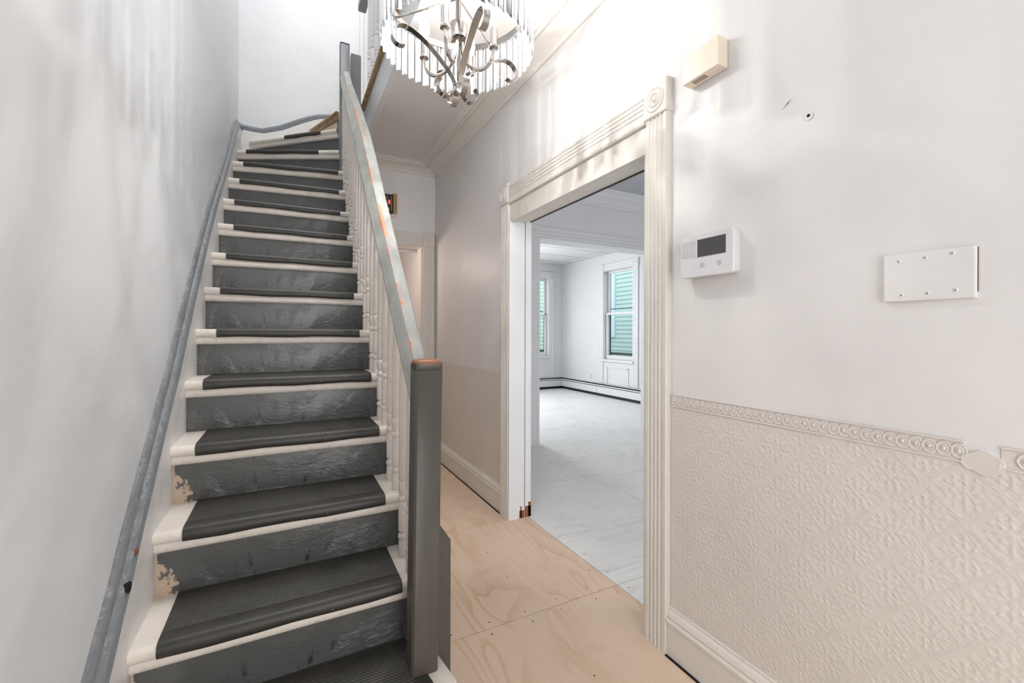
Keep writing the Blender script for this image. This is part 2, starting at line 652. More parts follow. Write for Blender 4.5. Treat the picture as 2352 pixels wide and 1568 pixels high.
for y in (1.85, 2.12, 1.2, .9, 2.75, 3.05):
    pts += [(x + rng.uniform(-.03, .03), y + rng.uniform(-.03, .03)) for x in np.arange(.55, 3.2, .4)]
for x, y in pts:
    rr = rng.uniform(.0025, .0042)
    mb.add([(x + rr * math.cos(a * PI / 3), y + rr * math.sin(a * PI / 3), .0012) for a in range(6)], [tuple(range(6))])
tag(mb.build('floor_screws', M['screw_dark'], floor), kind='stuff')

# ------------------------------------------------------------------ walls
wr = wall_x('wall_right', M['wall'], XW, XR, YF, YB + .14, -.0, ZC + .05, [(OY0 - .0, OY1, -.01, OZ)])
S(wr, 'white plaster hall wall with the wide cased opening', 'wall')
wl = bx('wall_left', M['wall_cool'], XL - .14, XL, YF, YS + .1, 0, 5.5)
S(wl, 'tall white plaster wall beside the stairs', 'wall')
wb = wall_any('wall_back', M['wall'], 'Y', YB, YB + .12, .40, XR, 0, ZC + .05, [(.50, 1.135, -.01, 2.0)])
S(wb, 'short end wall of the hall with a doorway', 'wall')
wse = wall_any('wall_stair_end', M['wall_cool'], 'Y', YS, YS + .12, XL - .1, 2.2, 2.0, 5.5, [])
S(wse, 'white wall closing the top of the stairs', 'wall')
ce = MB()
ce.box(XU + .03, XR, YF, YB + .14, ZC, ZC + .06)
ce.box(.42, XU + .03, 3.63, YB + .14, ZC, ZC + .06)
S(ce.build('ceiling', M['ceil']), 'off-white plaster ceiling of the hall', 'ceiling')
uf = empty('upper_floor', (1.0, 2.0, ZC), kind='structure')
S(uf, 'edge of the upper floor above the hall with raw nosing', 'floor')
bx('floor_slab', M['ply'], XU + .06, 2.2, YF, YS, ZC + .06, ZU, uf)
m = MB().add([(x, y, z) for z in (ZC + .06, ZU) for x, y in ((.42, 3.64), (XU + .06, 3.64), (XU + .06, YS), (.19, YS), (.19, 4.22), (.37, 3.80))],
             [(0, 1, 2, 3, 4, 5), (6, 7, 8, 9, 10, 11)] + [(i, (i + 1) % 6, 6 + (i + 1) % 6, 6 + i) for i in range(6)])
m.build('landing_slab', M['ply'], uf)
# wavy plaster fascia
rings = []
for y in np.arange(YF, 3.641, .05):
    w = .006 * math.sin(y * 5) + .004 * math.sin(y * 13)
    rings.append([(XU + .025, y, ZU - .03), (XU + .03 + w * .3, y, ZC + .02), (XU + .03 + w, y, ZC - .004), (XU + .06, y, ZC - .004), (XU + .06, y, ZU - .03)])
MB().loft(rings).build('fascia', M['wall_cool'], uf, smooth=True)
bx('fascia_return', M['wall_cool'], .42, XU + .06, 3.625, 3.645, ZC - .004, ZU - .03, uf)
nose = [(0, 0), (-.028, -.004), (-.036, -.016), (-.030, -.030), (0, -.034)]
extrude('floor_nosing', M['raw'], [(u + .03, v) for u, v in nose], (XU, YF, ZU + .006), (XU, 3.62, ZU + .006), (1, 0, 0), (0, 0, 1), uf, True)
extrude('landing_nosing', M['raw'], [(u + .03, v) for u, v in nose], (.42, 3.60, ZU + .006), (XU + .03, 3.60, ZU + .006), (0, 1, 0), (0, 0, 1), uf, True)

S(wall_any('wall_front', M['wall'], 'Y', YF - .12, YF, XL - .14, XR, 0, ZC + .05, [(-.08, .92, -.01, 2.3)]), 'front wall of the hall with the entrance doorway', 'wall')
# rooms to the right
S(wall_any('wall_room_divider', M['wall_room'], 'Y', YM0, YM1, XR, RX + .15, 0, ROOMZ + .1, [(MX0, MX1, -.01, MZ)]),
  'wall between the two side rooms with a wide cased opening', 'wall')
S(wall_x('wall_room_right', M['wall_room'], RX, RX + .16, YF, RY + .16, 0, ROOMZ + .1, [(5.65, 6.43, .68, 2.34), (.4, 1.5, .7, 2.3)]),
  'far side wall of the rooms pierced by the windows', 'wall')
S(wall_any('wall_room_back', M['wall_room'], 'Y', RY, RY + .16, XR, RX + .16, 0, ROOMZ + .1, [(4.14, 4.92, .68, 2.34), (1.95, 3.05, .68, 2.34)]),
  'end wall of the far room with a sash window', 'wall')
S(bx('wall_rear_room_side', M['wall_room'], XR - .14, XR, YB + .14, RY + .16, 0, ROOMZ + .1), 'near side wall of the far room', 'wall')
S(wall_any('wall_room_front', M['wall_room'], 'Y', YF, YF + .16, XR, RX + .16, 0, ROOMZ + .1, [(2.0, 4.6, .55, 2.45)]),
  'front wall of the side room with a wide unseen window opening', 'wall')
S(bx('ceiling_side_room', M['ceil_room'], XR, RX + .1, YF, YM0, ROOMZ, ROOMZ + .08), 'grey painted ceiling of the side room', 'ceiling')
S(bx('wall_head_room', M['wall_room'], XR, XR + .012, YF, YM0, ZC, ROOMZ), 'band of side room wall above the hall wall', 'wall')

# room behind the hall doorway
S(bx('wall_pink_end', M['pink'], .30, XR - .14, 5.45, 5.55, 0, 2.75), 'pinkish white wall seen through the hall doorway', 'wall')
S(bx('wall_pink_side', M['pink'], .30, .42, YB + .12, 5.55, 0, 2.75), 'side wall of the small room behind the doorway', 'wall')
S(bx('ceiling_back_room', M['pink'], .30, XR - .14, YB + .12, 5.55, 2.7, 2.75), 'ceiling of the small room behind the doorway', 'ceiling')

# upper hall shell
S(bx('wall_upper_right', M['wall_cool'], 2.2, 2.3, YF, YS + .1, ZU, 5.5), 'far wall of the upper hall', 'wall')
S(bx('wall_upper_front', M['wall_cool'], XL - .14, 2.3, YF - .1, YF, ZC, 5.5), 'front wall of the upper hall', 'wall')
up = MB()  # ceiling left open above the stairs to add light from the sky
up.box(XL - .14, 2.3, YF, 1.4, 5.5, 5.58); up.box(XL - .14, 2.3, 3.8, YS + .1, 5.5, 5.58)
up.box(XL - .14, -.3, 1.4, 3.8, 5.5, 5.58); up.box(1.1, 2.3, 1.4, 3.8, 5.5, 5.58)
S(up.build('ceiling_upper_hall', M['ceil']), 'upper hall ceiling with an opening added to let in light', 'ceiling')
S(bx('trim_upper_door', M['trimw'], .60, .632, YS - .02, YS, ZU, 5.1), 'narrow white casing strip on the upper hall wall', 'trim')

# ------------------------------------------------------------------ cornices
cor = [(0, 0), (-.012, 0), (-.016, .006), (-.022, .012), (-.022, .018), (-.045, .034), (-.095, .048), (-.105, .050), (-.112, .046), (-.124, .046),
       (-.130, .054), (-.140, .052), (-.150, .054), (-.156, .062), (-.168, .062), (-.178, .070), (0, .070)]
zc0 = ZC - .069
S(extrude('trim_1', M['trim'], cor, (XW, YF, zc0), (XW, YB, zc0), (1, 0, 0), (0, 0, 1), None, True, 0, -1), 'reeded plaster cornice along the right hall wall', 'cornice')
S(extrude('trim_2', M['trim'], cor, (.43, YB, zc0), (XW, YB, zc0), (0, 1, 0), (0, 0, 1), None, True, 0, -1), 'reeded plaster cornice across the hall end wall', 'cornice')
crm = [(0, 0), (-.02, 0), (-.03, .02), (-.045, .03), (-.05, .06), (-.08, .09), (-.10, .10), (-.11, .135), (-.14, .15), (-.15, .17), (0, .17)]
S(extrude('trim_3', M['trimw'], crm, (XR, YM0, ROOMZ - .17), (RX, YM0, ROOMZ - .17), (0, 1, 0), (0, 0, 1), None, True), 'crown moulding on the side room wall above the inner opening', 'crown moulding')

# ------------------------------------------------------------------ door casings
def flutes(w, d, n=4, e=.016):
    """outline (u across 0..w, v depth 0..d) with n shallow flutes on the face"""
    p = [(0, 0), (0, d * .75), (.004, d), (e, d)]
    fw = (w - 2 * e) / n
    for i in range(n):
        a = e + i * fw
        p += [(a + fw * .12, d), (a + fw * .3, d - .0035), (a + fw * .5, d - .005), (a + fw * .7, d - .0035), (a + fw * .88, d)]
    p += [(w - e, d), (w - .004, d), (w, d * .75), (w, 0)]
    return p


def rosette_block(parent, c, w, hgt, depth, U, N, mat):
    """square block with turned bull's eye; c centre on the wall, U across, N outwards"""
    U, N, c = Vector(U), Vector(N), Vector(c)
    V = Vector((0, 0, 1))
    m = MB()
    q = [(-w / 2, -hgt / 2), (w / 2, -hgt / 2), (w / 2, hgt / 2), (-w / 2, hgt / 2)]
    b = .004
    rings = [[c + U * u + V * v for u, v in q], [c + U * u + V * v + N * (depth - b) for u, v in q],
             [c + U * (u * (1 - 2 * b / w)) + V * (v * (1 - 2 * b / hgt)) + N * depth for u, v in q]]
    m.loft(rings)
    blk = m.build('corner_block', mat, parent)
    R = min(w, hgt) * .40
    prof = [(R, 0), (R * .98, .003), (R * .9, .005), (R * .8, .003), (R * .74, .001), (R * .66, .001), (R * .6, .004), (R * .5, .006), (R * .4, .004),
            (R * .34, .001), (R * .25, .001), (R * .2, .005), (R * .1, .007), (.0005, .0075)]
    rr = []
    for r, h in prof:
        rr.append([c + N * (depth - .0008 + h) + U * (r * math.cos(2 * PI * i / 24)) + V * (r * math.sin(2 * PI * i / 24)) for i in range(24)])
    MB().loft(rr).build('rosette', mat, blk, smooth=True)
    return blk


# opening in the right wall (hall side)
t1 = empty('trim_4', (XW, (OY0 + OY1) / 2, 0))
S(t1, 'ivory fluted casing with corner rosettes around the wide opening', 'casing')
CW = .108
fl = flutes(CW, .025)
extrude('jamb_casing', M['trim'], fl, (XW, OY0 - CW, 0), (XW, OY0 - CW, OZ + .0), (0, 1, 0), (-1, 0, 0), t1)
extrude('jamb_casing', M['trim'], fl, (XW, OY1, 0), (XW, OY1, OZ), (0, 1, 0), (-1, 0, 0), t1)
extrude('head_casing', M['trim'], fl, (XW, OY0 - .004, OZ + .006), (XW, OY1 + .004, OZ + .006), (0, 0, 1), (-1, 0, 0), t1)
MB().tube([(XW - .018, OY0, OZ + .002), (XW - .018, OY1, OZ + .002)], .011).build('bead', M['trim'], t1, True)
rosette_block(t1, (XW, OY0 - CW / 2, OZ + .062), .118, .124, .032, (0, -1, 0), (-1, 0, 0), M['trim'])
rosette_block(t1, (XW, OY1 + CW / 2, OZ + .062), .118, .124, .032, (0, -1, 0), (-1, 0, 0), M['trim'])
# lintel drop board, jamb lining and track
bx('lintel_board', M['trim'], XW - .012, XW + .012, OY0, OY1, 1.883, OZ, t1)
bx('lintel_soffit', M['trim'], XW + .012, XW + .075, OY0, OY1, 1.883, 1.90, t1)
bx('door_track', M['black'], XW + .080, XW + .092, OY0, OY1, 1.905, OZ, t1)
bx('lintel_board_rear', M['trim'], XR - .040, XR + .004, OY0, OY1, 1.898, OZ, t1)
bx('lintel_track_strip', M['black'], XR + .004, XR + .012, OY0, OY1, 1.893, OZ, t1)  # black track line along the rear edge of the lintel
jl = bx('jamb_lining', M['trimw'], XW - .02, XW + .09, OY1 - .012, OY1 + .001, 0, 1.883, t1)
bx('jamb_lining', M['trimw'], XW + .098, XR + .012, OY1 - .012, OY1 + .001, 0, 1.905, t1)
bx('jamb_lining', M['trimw'], XW - .02, XR + .02, OY0 - .001, OY0 + .008, 0, 1.883, t1)
# rotten bare wood at the foot of the jamb
rot = MB()
for x0, x1, z1 in ((XW + .055, XW + .09, .048), (XW + .062, XW + .072, .075), (XW + .098, XR + .0125, .07), (XW + .12, XR + .0125, .095)):
    rot.box(x0, x1, OY1 - .0135, OY1 - .011, 0.001, z1)
rot.build('bare_wood_patch', M['brown_rot'], t1)
extrude('room_casing', M['trimw'], flutes(CW, .012), (XR, OY1, 0), (XR, OY1, OZ + .12), (0, 1, 0), (1, 0, 0), t1)
extrude('room_casing', M['trimw'], flutes(CW, .012), (XR, OY0 - CW, 0), (XR, OY0 - CW, OZ + .12), (0, 1, 0), (1, 0, 0), t1)

# hall doorway
t2 = empty('trim_5', (.8, YB, 0))
S(t2, 'ivory fluted casing with rosette around the end doorway', 'casing')
f2 = flutes(.115, .022)
extrude('jamb_casing', M['trim'], f2, (1.135, YB, 0), (1.135, YB, 2.0), (1, 0, 0), (0, -1, 0), t2)
extrude('head_casing', M['trim'], f2, (.44, YB, 2.0), (1.135, YB, 2.0), (0, 0, 1), (0, -1, 0), t2)
rosette_block(t2, (1.135 + .0575, YB, 2.06), .12, .122, .028, (1, 0, 0), (0, -1, 0), M['trim'])
bx('jamb_lining', M['trim'], 1.125, 1.136, YB - .01, YB + .13, 0, 2.0, t2)
bx('head_lining', M['trim'], .5, 1.125, YB - .01, YB + .13, 1.99, 2.003, t2)

# inner opening between the rooms
t3 = empty('trim_6', ((MX0 + MX1) / 2, YM0, 0))
S(t3, 'white reeded casing around the opening between the rooms', 'casing')
f3 = flutes(.115, .022, 2, .02)
extrude('jamb_casing', M['trimw'], f3, (MX0 - .12, YM0, 0), (MX0 - .12, YM0, MZ), (1, 0, 0), (0, -1, 0), t3)
extrude('jamb_casing', M['trimw'], f3, (MX1, YM0, 0), (MX1, YM0, MZ), (1, 0, 0), (0, -1, 0), t3)
extrude('head_casing', M['trimw'], f3, (MX0 - .005, YM0, MZ), (MX1 + .005, YM0, MZ), (0, 0, 1), (0, -1, 0), t3)
rosette_block(t3, (MX0 - .062, YM0, MZ + .058), .135, .125, .028, (1, 0, 0), (0, -1, 0), M['trimw'])
rosette_block(t3, (MX1 + .062, YM0, MZ + .058), .135, .125, .028, (1, 0, 0), (0, -1, 0), M['trimw'])
bx('head_lining', M['trimw'], MX0, MX1, YM0 - .005, YM1 + .005, MZ - .012, MZ + .002, t3)
bx('jamb_lining', M['trimw'], MX0 - .002, MX0 + .01, YM0 - .005, YM1 + .005, 0, MZ, t3)
bx('jamb_lining', M['trimw'], MX1 - .01, MX1 + .002, YM0 - .005, YM1 + .005, 0, MZ, t3)

# baseboards
bbp = [(0, 0), (-.020, 0), (-.020, .118), (-.024, .122), (-.024, .130), (-.018, .137), (-.020, .146), (-.014, .158), (-.006, .165), (-.006, .172), (0, .175)]
S(extrude('baseboard_right', M['trim'], bbp, (XW, YF, 0), (XW, OY0 - CW, 0), (1, 0, 0), (0, 0, 1)), 'ivory moulded baseboard under the embossed wallpaper by the opening', 'baseboard')
S(extrude('baseboard_far_right', M['trim'], bbp, (XW, OY1 + CW, 0), (XW, YB, 0), (1, 0, 0), (0, 0, 1)), 'ivory moulded baseboard running to the end doorway', 'baseboard')
S(extrude('baseboard_room', M['trimw'], [(u * 1.3, v * 1.35) for u, v in bbp], (XR, YM0, 0), (MX0 - .12, YM0, 0), (0, 1, 0), (0, 0, 1)), 'white baseboard left of the inner opening', 'baseboard')
extra = MB().box(XW - .028, XW - .0, YF, OY0 - CW, -.001, .004)
dgap = extra.build('floor_gap', M['dark_gap'], floor)
bx('floor_gap', M['dark_gap'], XW - .028, XW, OY1 + CW, YB, -.001, .004, floor)

# ------------------------------------------------------------------ embossed dado paper and border
def ornament(y, z):
    P = .131
    def med(cy, cz):
        u = (y - cy + P / 2) % P - P / 2
        w = (z - cz + P / 2) % P - P / 2
        r = np.hypot(u, w); a = np.arctan2(w, u)
        h = .9 * np.exp(-(r / .005) ** 2)
        h += 1.0 * np.exp(-((r - .020) / .0055) ** 2) * np.clip(np.cos(8 * a), 0, 1) ** .7
        h += .9 * np.exp(-((r - .034) / .0050) ** 2) * np.clip(np.cos(12 * a + .3), -.1, 1)
        rr = .050 + .006 * np.cos(4 * a) + .0015 * np.cos(16 * a)
        h += .7 * np.exp(-((r - rr) / .0022) ** 2)
        h += .4 * np.exp(-((r - rr - .006) / .0018) ** 2)
        return h
    h = med(.494, .849)
    h2 = med(.428, .784)
    h = np.maximum(h, h2)
    u = (y * 1.0) % (P / 2) - P / 4
    g = .35 * np.sin(y * 2 * PI / .0131 + 2 * np.sin(z * 90)) * np.sin(z * 2 * PI / .0131 + 2 * np.sin(y * 80))
    return h + g * (h < .35)


def dado(name, y0, y1, z0, z1, step, amp, parent):
    ys = np.linspace(y0, y1, int((y1 - y0) / step) + 1)
    zs = np.linspace(z0, z1, int((z1 - z0) / step) + 1)
    Y, Z = np.meshgrid(ys, zs)
    H = ornament(Y, Z)
    rs = np.random.RandomState(2)
    # edges of the sheet stay flat on the wall
    X = XW - .0012 - amp * H
    n, k = Y.shape[1], Y.shape[0]
    co = np.stack([X, Y, Z], -1).reshape(-1, 3)
    org = np.array([XW, (y0 + y1) / 2, z0])
    me = bpy.data.meshes.new(name)
    me.vertices.add(len(co))
    me.vertices.foreach_set('co', (co - org).astype(np.float32).ravel())
    idx = np.arange(n * k).reshape(k, n)
    q = np.stack([idx[:-1, :-1], idx[1:, :-1], idx[1:, 1:], idx[:-1, 1:]], -1).reshape(-1, 4)
    me.loops.add(q.size)
    me.loops.foreach_set('vertex_index', q.astype(np.int32).ravel())
    me.polygons.add(len(q))
    me.polygons.foreach_set('loop_start', (np.arange(len(q)) * 4).astype(np.int32))
    me.polygons.foreach_set('use_smooth', np.ones(len(q), dtype=bool))
    me.update(calc_edges=True)
    me.validate()
    me.materials.append(M['dado'])
    o = bpy.data.objects.new(name, me)
    COL.objects.link(o)
    o.parent = parent
    o.location = Vector(org) - wloc(parent)
    return o


dado('embossed_wallpaper', -.45, OY0 - CW - .001, .17, .914, .0022, .0013, wr)
dado('embossed_wallpaper', OY1 + CW + .001, YB - .002, .17, .914, .005, .0010, wr)
# border strip with bead lines and daisies
S_ = [(-.45, .312), (.365, OY0 - CW - .002)]
bs = MB()
for a, b in S_:
    bs.box(XW - .0018, XW, a, b, .913, .956)
bs.build('border_strip', M['dado'], wr)
for (a, b) in S_:
    for z in (.9135, .955):
        MB().tube([(XW - .0025, a, z), (XW - .0025, b, z)], .0024, 6).build('border_bead', M['dado'], wr, True)
prof = [(.0125, 0), (.0122, .0018), (.0112, .0026), (.0095, .0018), (.0078, .0008), (.0064, .0010), (.0060, .0022), (.0052, .0022), (.0045, .0008), (.0034, .0012), (.0028, .0034), (.0015, .0042), (.0002, .0044)]
rings = []
for r, h in prof:
    r *= 1.12
    rings.append([(XW - .0016 - h, .5 + r * math.cos(2 * PI * i / 18) * (1 + (.06 * math.cos(6 * 2 * PI * i / 18) if r > .009 else 0)), .9345 + r * 1.2 * math.sin(2 * PI * i / 18)) for i in range(18)])
dz = MB().loft(rings).build('border_daisy', M['dado'], wr, smooth='all')
y = 1.128
first = True
while y > -.44:
    if not (.300 < y < .372):
        if first:
            dz.location.y += y - .5; first = False; yy = y
        else:
            copy_at(dz, (0, y - yy, 0), wr)
    y -= .0236
# torn and filled patch in the border
pv = [(XW - .004 - .0012 * random.random(), .338 + (.030 + .006 * random.random()) * math.cos(2 * PI * i / 22), .918 + (.019 + .006 * random.random()) * math.sin(2 * PI * i / 22)) for i in range(22)]
MB().add(pv + [(XW, .338 + 1.06 * (p[1] - .338), .918 + 1.06 * (p[2] - .918)) for p in pv], [tuple(range(22))] + [(i, (i + 1) % 22, 22 + (i + 1) % 22, 22 + i) for i in range(22)]).build('border_patch', M['dado'], wr)
# nail hole and gouge
MB().lathe([(.011, 0), (.009, .0018), (.004, .0018), (.0035, .0004)], XW - .0025, .671, 1.772, 14, 'X').build('plaster_rim', M['wall'], wr, True)
MB().lathe([(.0045, 0), (.0035, .001)], XW - .0032, .671, 1.773, 10, 'X').build('nail_hole', M['dark_gap'], wr)
MB().add([(XW - .001, .745, 1.818), (XW - .0015, .728, 1.834), (XW - .001, .712, 1.842), (XW - .001, .730, 1.830)], [(0, 1, 2, 3)]).build('gouge', M['slot'], wr)

# ------------------------------------------------------------------ staircase
st = empty('staircase', (0, 1.2, 0), 'steep wooden staircase with grey risers, cream treads and black rubber mats', 'staircase')
XSL, XSR, YSF = -.343, .395, 4.235
NL, NR = {}, {}
for k in range(1, 9):
    NL[k], NR[k] = (XSL, Y0 + k * RUN), (XSR, Y0 + k * RUN)
NR[1] = (.425, NR[1][1])
NL[9], NR[9] = (XSL, 2.91), (XSR, 2.897)
NL[10], NR[10] = (XSL, 3.13), (XSR, 3.10)
NL[11], NR[11] = (XSL, 3.36), (XSR, 3.28)
NL[12], NR[12] = (XSL, 3.62), (XSR, 3.455)
NL[13], NR[13] = (XSL, 3.95), (.36, 3.58)
NL[14], NR[14] = (-.27, YSF), (.352, 3.665)
NL[15], NR[15] = (.19, YSF), (.36, 3.79)
BLC = {13: (XSL, YSF)}


def v2(p): return Vector((p[0], p[1]))


def frame(k):
    L, R = v2(NL[k]), v2(NR[k])
    BL = v2(BLC.get(k, NL.get(k + 1, NL[k])))
    BR = v2(NR[k + 1]) if k < 15 else v2((.45, 3.9))
    if k == 15: BL = v2((.25, YSF))
    along = (R - L).normalized()
    n = Vector((-along.y, along.x))    # towards the back
    return L, R, BL, BR, n


def edge_pt(P, B, n, a, extra=.016):
    """point at depth a behind the nosing line, sliding along the side P->B"""
    if a <= 0:
        return P + n * a
    d = (B - P)
    ln = d.length + 1e-6
    return P + d * (a / ln)


NOSE = [(.0, .0)] + [(-.006 - .017 * math.sin(q), -.018 + .018 * math.cos(q)) for q in np.linspace(.15, PI - .15, 7)] + [(.0, -.036)]
COVE = [(.014, -.035), (-.006, -.035), (-.010, -.040), (-.010, -.052), (-.006, -.061), (.000, -.066), (.014, -.066)]
PEEL = {2: 1, 3: 1, 4: 1}
for k in range(1, 16):
    L, R, BL, BR, n = frame(k)
    zt = k * RISE
    depL, depR = (BL - L).length + .014, (BR - R).length + .014
    prof = [('b', 0)] + NOSE + [('b', -.036)]
    rl, rr = [], []
    for a, z in prof:
        al = depL if a == 'b' else a
        ar = depR if a == 'b' else a
        p, q = edge_pt(L, BL, n, al), edge_pt(R, BR, n, ar)
        rl.append((p.x, p.y, zt + z)); rr.append((q.x, q.y, zt + z))
    mid = [tuple((Vector(a) + Vector(b)) / 2 + Vector((0, 0, -.0015))) for a, b in zip(rl, rr)]
    tr = MB().loft([rl, mid, rr]).build('tread', M['raw'] if k == 15 else M['cream'], st, True)
    cl = [(*(L + n * a), zt + z) for a, z in COVE]
    cr = [(*(R + n * a), zt + z) for a, z in COVE]
    MB().loft([cl, cr]).build('cove_moulding', M['raw'] if k == 15 else M['cream'], tr, True)
    # riser
    zb = (k - 1) * RISE
    th = .018
    a0, a1 = L + n * .012, R + n * .012
    b0, b1 = L + n * (.012 + th), R + n * (.012 + th)
    v = [(*a0, zb - .03), (*a1, zb - .03), (*a1, zt - .036), (*a0, zt - .036), (*b0, zb - .03), (*b1, zb - .03), (*b1, zt - .036), (*b0, zt - .036)]
    c0 = (a0 + a1) / 2
    obj('riser', v, [(0, 1, 2, 3), (4, 7, 6, 5), (0, 4, 5, 1), (3, 2, 6, 7), (0, 3, 7, 4), (1, 5, 6, 2)],
        M['riser_peel'] if k in PEEL else M['riser'], st, origin=((c0.x if k > 12 else 0.0), c0.y, zb))
    if k == 15:
        continue
    # rubber mat with ribs, wrapped over the nosing
    sl, sr = .088 + .012 * math.sin(k * 2.3), .905 + .018 * math.sin(k * 1.7)
    if k >= 13: sl, sr = (.10, .80)
    if k == 14: sl, sr = (.42, .83)
    top, bot = [], []
    dep = min(depL, depR) - .02
    e = .0045
    top.append((1.0, e * .2))
    nr = 22
    for i in range(nr):
        f0 = 1 - (i + .0) / nr; f1 = 1 - (i + .5) / nr
        if f0 * dep < .035: break
        top += [(f0, e), (f0 - .2 / nr, e), (f1, e - .0019), (f1 - .2 / nr, e - .0019)]
    nose = [(.03, e), (.012, e)] + [(-.006 - (.017 + e) * math.sin(q), -.018 + (.018 + e) * math.cos(q)) for q in np.linspace(.2, PI - .75, 8)]
    lip = [(-.006 - .0175 * math.sin(PI - .75), -.018 + .0185 * math.cos(PI - .75))]
    ringl, ringr = [], []
    wav = lambda s: .0
    NS = 7
    rings = []
    for si in range(NS):
        s = sl + (sr - sl) * si / (NS - 1)
        ring = []
        sag = .0022 * math.sin(si * 1.9 + k)
        def P(a, z, frac):
            aL = a * depL * .97 if frac else a
            aR = a * depR * .97 if frac else a
            p, q = edge_pt(L, BL, n, aL), edge_pt(R, BR, n, aR)
            r = p.lerp(q, s)
            return (r.x, r.y, zt + z)
        for f, z in top: ring.append(P(f, z, True))
        for i, (a, z) in enumerate(nose):
            ring.append(P(a, z + (sag * (i / 9) if i > 5 else 0), False))
        for a, z in lip: ring.append(P(a, z + sag, False))
        ring.append(P(.0, -.0002, False)); ring.append(P(1.0, -.0002, True))
        rings.append(ring)
    MB().loft(rings).build('rubber_mat', M['rubber'], tr, True)

# wall stringer with grey moulded cap
CAPL = [(.60, .03), (1.0, .262), (1.2, .437), (1.35, .562), (1.47, .676), (1.6, .79), (1.86, 1.010), (2.2, 1.335), (2.5, 1.605), (2.78, 1.845),
        (3.05, 2.05), (3.3, 2.245), (3.55, 2.45), (3.75, 2.62), (3.92, 2.745), (4.06, 2.825), (4.17, 2.862), (4.26, 2.87)]
CAPB = [(-.34, 2.872), (-.26, 2.868), (-.18, 2.872), (-.04, 2.93), (.05, 2.985), (.134, 3.035), (.20, 3.07), (.26, 3.096), (.34, 3.115), (.45, 3.125), (.60, 3.13)]


def interp(tab, n=3):
    out = []
    a = np.array(tab)
    t = np.arange(len(a))
    tt = np.linspace(0, len(a) - 1, (len(a) - 1) * n + 1)
    return [(float(np.interp(q, t, a[:, 0])), float(np.interp(q, t, a[:, 1]))) for q in tt]


cl_ = interp(CAPL)
m = MB()
rings = []
for y, z in cl_:
    zlow = max(-.0, min(z - .50, z - .03))
    rings.append([(XL, y, zlow), (XSL, y, zlow), (XSL, y, z - .004), (XSL - .004, y, z), (XL, y, z)])
m.loft(rings)
m.build('wall_stringer', M['stringer'], st, True)
rings = [[(x, YS, z - .42), (x, YSF, z - .42), (x, YSF, z - .004), (x, YSF + .004, z), (x, YS, z)] for x, z in interp([(-.366, 2.872)] + CAPB)]
MB().loft(rings).build('end_wall_stringer', M['stringer'], st, True)
cap = [(0, .002), (.034, .002), (.037, .008), (.033, .014), (.030, .018), (.032, .024), (.026, .030), (.018, .032), (.016, .038), (.010, .046), (0, .050)]
rr_ = random.Random(5)
rings = []
for i, (y, z) in enumerate(cl_):
    yp, zp = cl_[max(i - 1, 0)]; yn, zn = cl_[min(i + 1, len(cl_) - 1)]
    tl = math.hypot(yn - yp, zn - zp); ty, tz = (yn - yp) / tl, (zn - zp) / tl
    rings.append([(XL + u + rr_.uniform(-.0008, .0008), y - tz * v * .9, z + ty * v * .9 + rr_.uniform(-.0008, .0008)) for u, v in cap])
MB().loft(rings).build('stringer_cap', M['grey_cap'], st, True)
cb_ = interp([(-.366, 2.872)] + CAPB)
rings = []
for i, (x, z) in enumerate(cb_):
    xp, zp = cb_[max(i - 1, 0)]; xn, zn = cb_[min(i + 1, len(cb_) - 1)]
    tl = math.hypot(xn - xp, zn - zp); tx, tz = (xn - xp) / tl, (zn - zp) / tl
    rings.append([(x - tz * v * 1.25, YS - u * 1.3, z + tx * v * 1.25) for u, v in cap])
MB().loft(rings).build('stringer_cap', M['grey_cap'], st, True)

# knocked-out chip in the cap near the foot of the stairs
rc = random.Random(9)
for (yc, zc_, ry, mt) in ((1.335, .572, .015, 'dark_gap'), (1.395, .630, .008, 'brown_rot')):
    ring = [(XL + .036 + rc.uniform(0, .002), yc + ry * rc.uniform(.6, 1.1) * math.cos(2 * PI * i / 11), zc_ + ry * .9 * rc.uniform(.6, 1.1) * math.sin(2 * PI * i / 11)) for i in range(11)]
    MB().loft([ring, [(x - .012, y + .004, z) for x, y, z in ring]]).build('cap_chip', M[mt], st)

# outer stringer / spandrel on the hall side
sp = [(1.36, 0), (YB, 0), (YB, 2.70), (3.66, 2.70)]
line = [(3.455, 12 * RISE - .10), (1.36, 2 * RISE + .02 - .10)]
poly = sp + line
m = MB()
na = len(poly)
m.add([(x, y, z) for x in (.402, .43) for y, z in poly], [tuple(range(na)), tuple(range(na, 2 * na))] + [(i, (i + 1) % na, na + (i + 1) % na, na + i) for i in range(na)])
m.build('spandrel_panel', M['trim'], st)
m = MB()
saw = []
for k in range(2, 13):
    yk = NR[k][1]
    saw += [(yk + .012, (k - 1) * RISE - .036), (yk + .012, k * RISE - .036)]
low = [(y + .0, z - .17) for y, z in ((3.47, 12 * RISE), (1.40, 2 * RISE))]
poly = saw + low
na = len(poly)
m.add([(x, y, z) for x in (.385, .402) for y, z in poly], [tuple(range(na)), tuple(range(na, 2 * na))] + [(i, (i + 1) % na, na + (i + 1) % na, na + i) for i in range(na)])
m.build('outer_stringer', M['trim'], st)
m = MB()
q = [(.404, 0), (.458, 0), (.458, .530), (.428, .575), (.404, .575)]
m.loft([[(x, 1.295, z) for x, z in q], [(x, 1.36, z) for x, z in q]])
m.build('stringer_end_post', M['newel'], st)

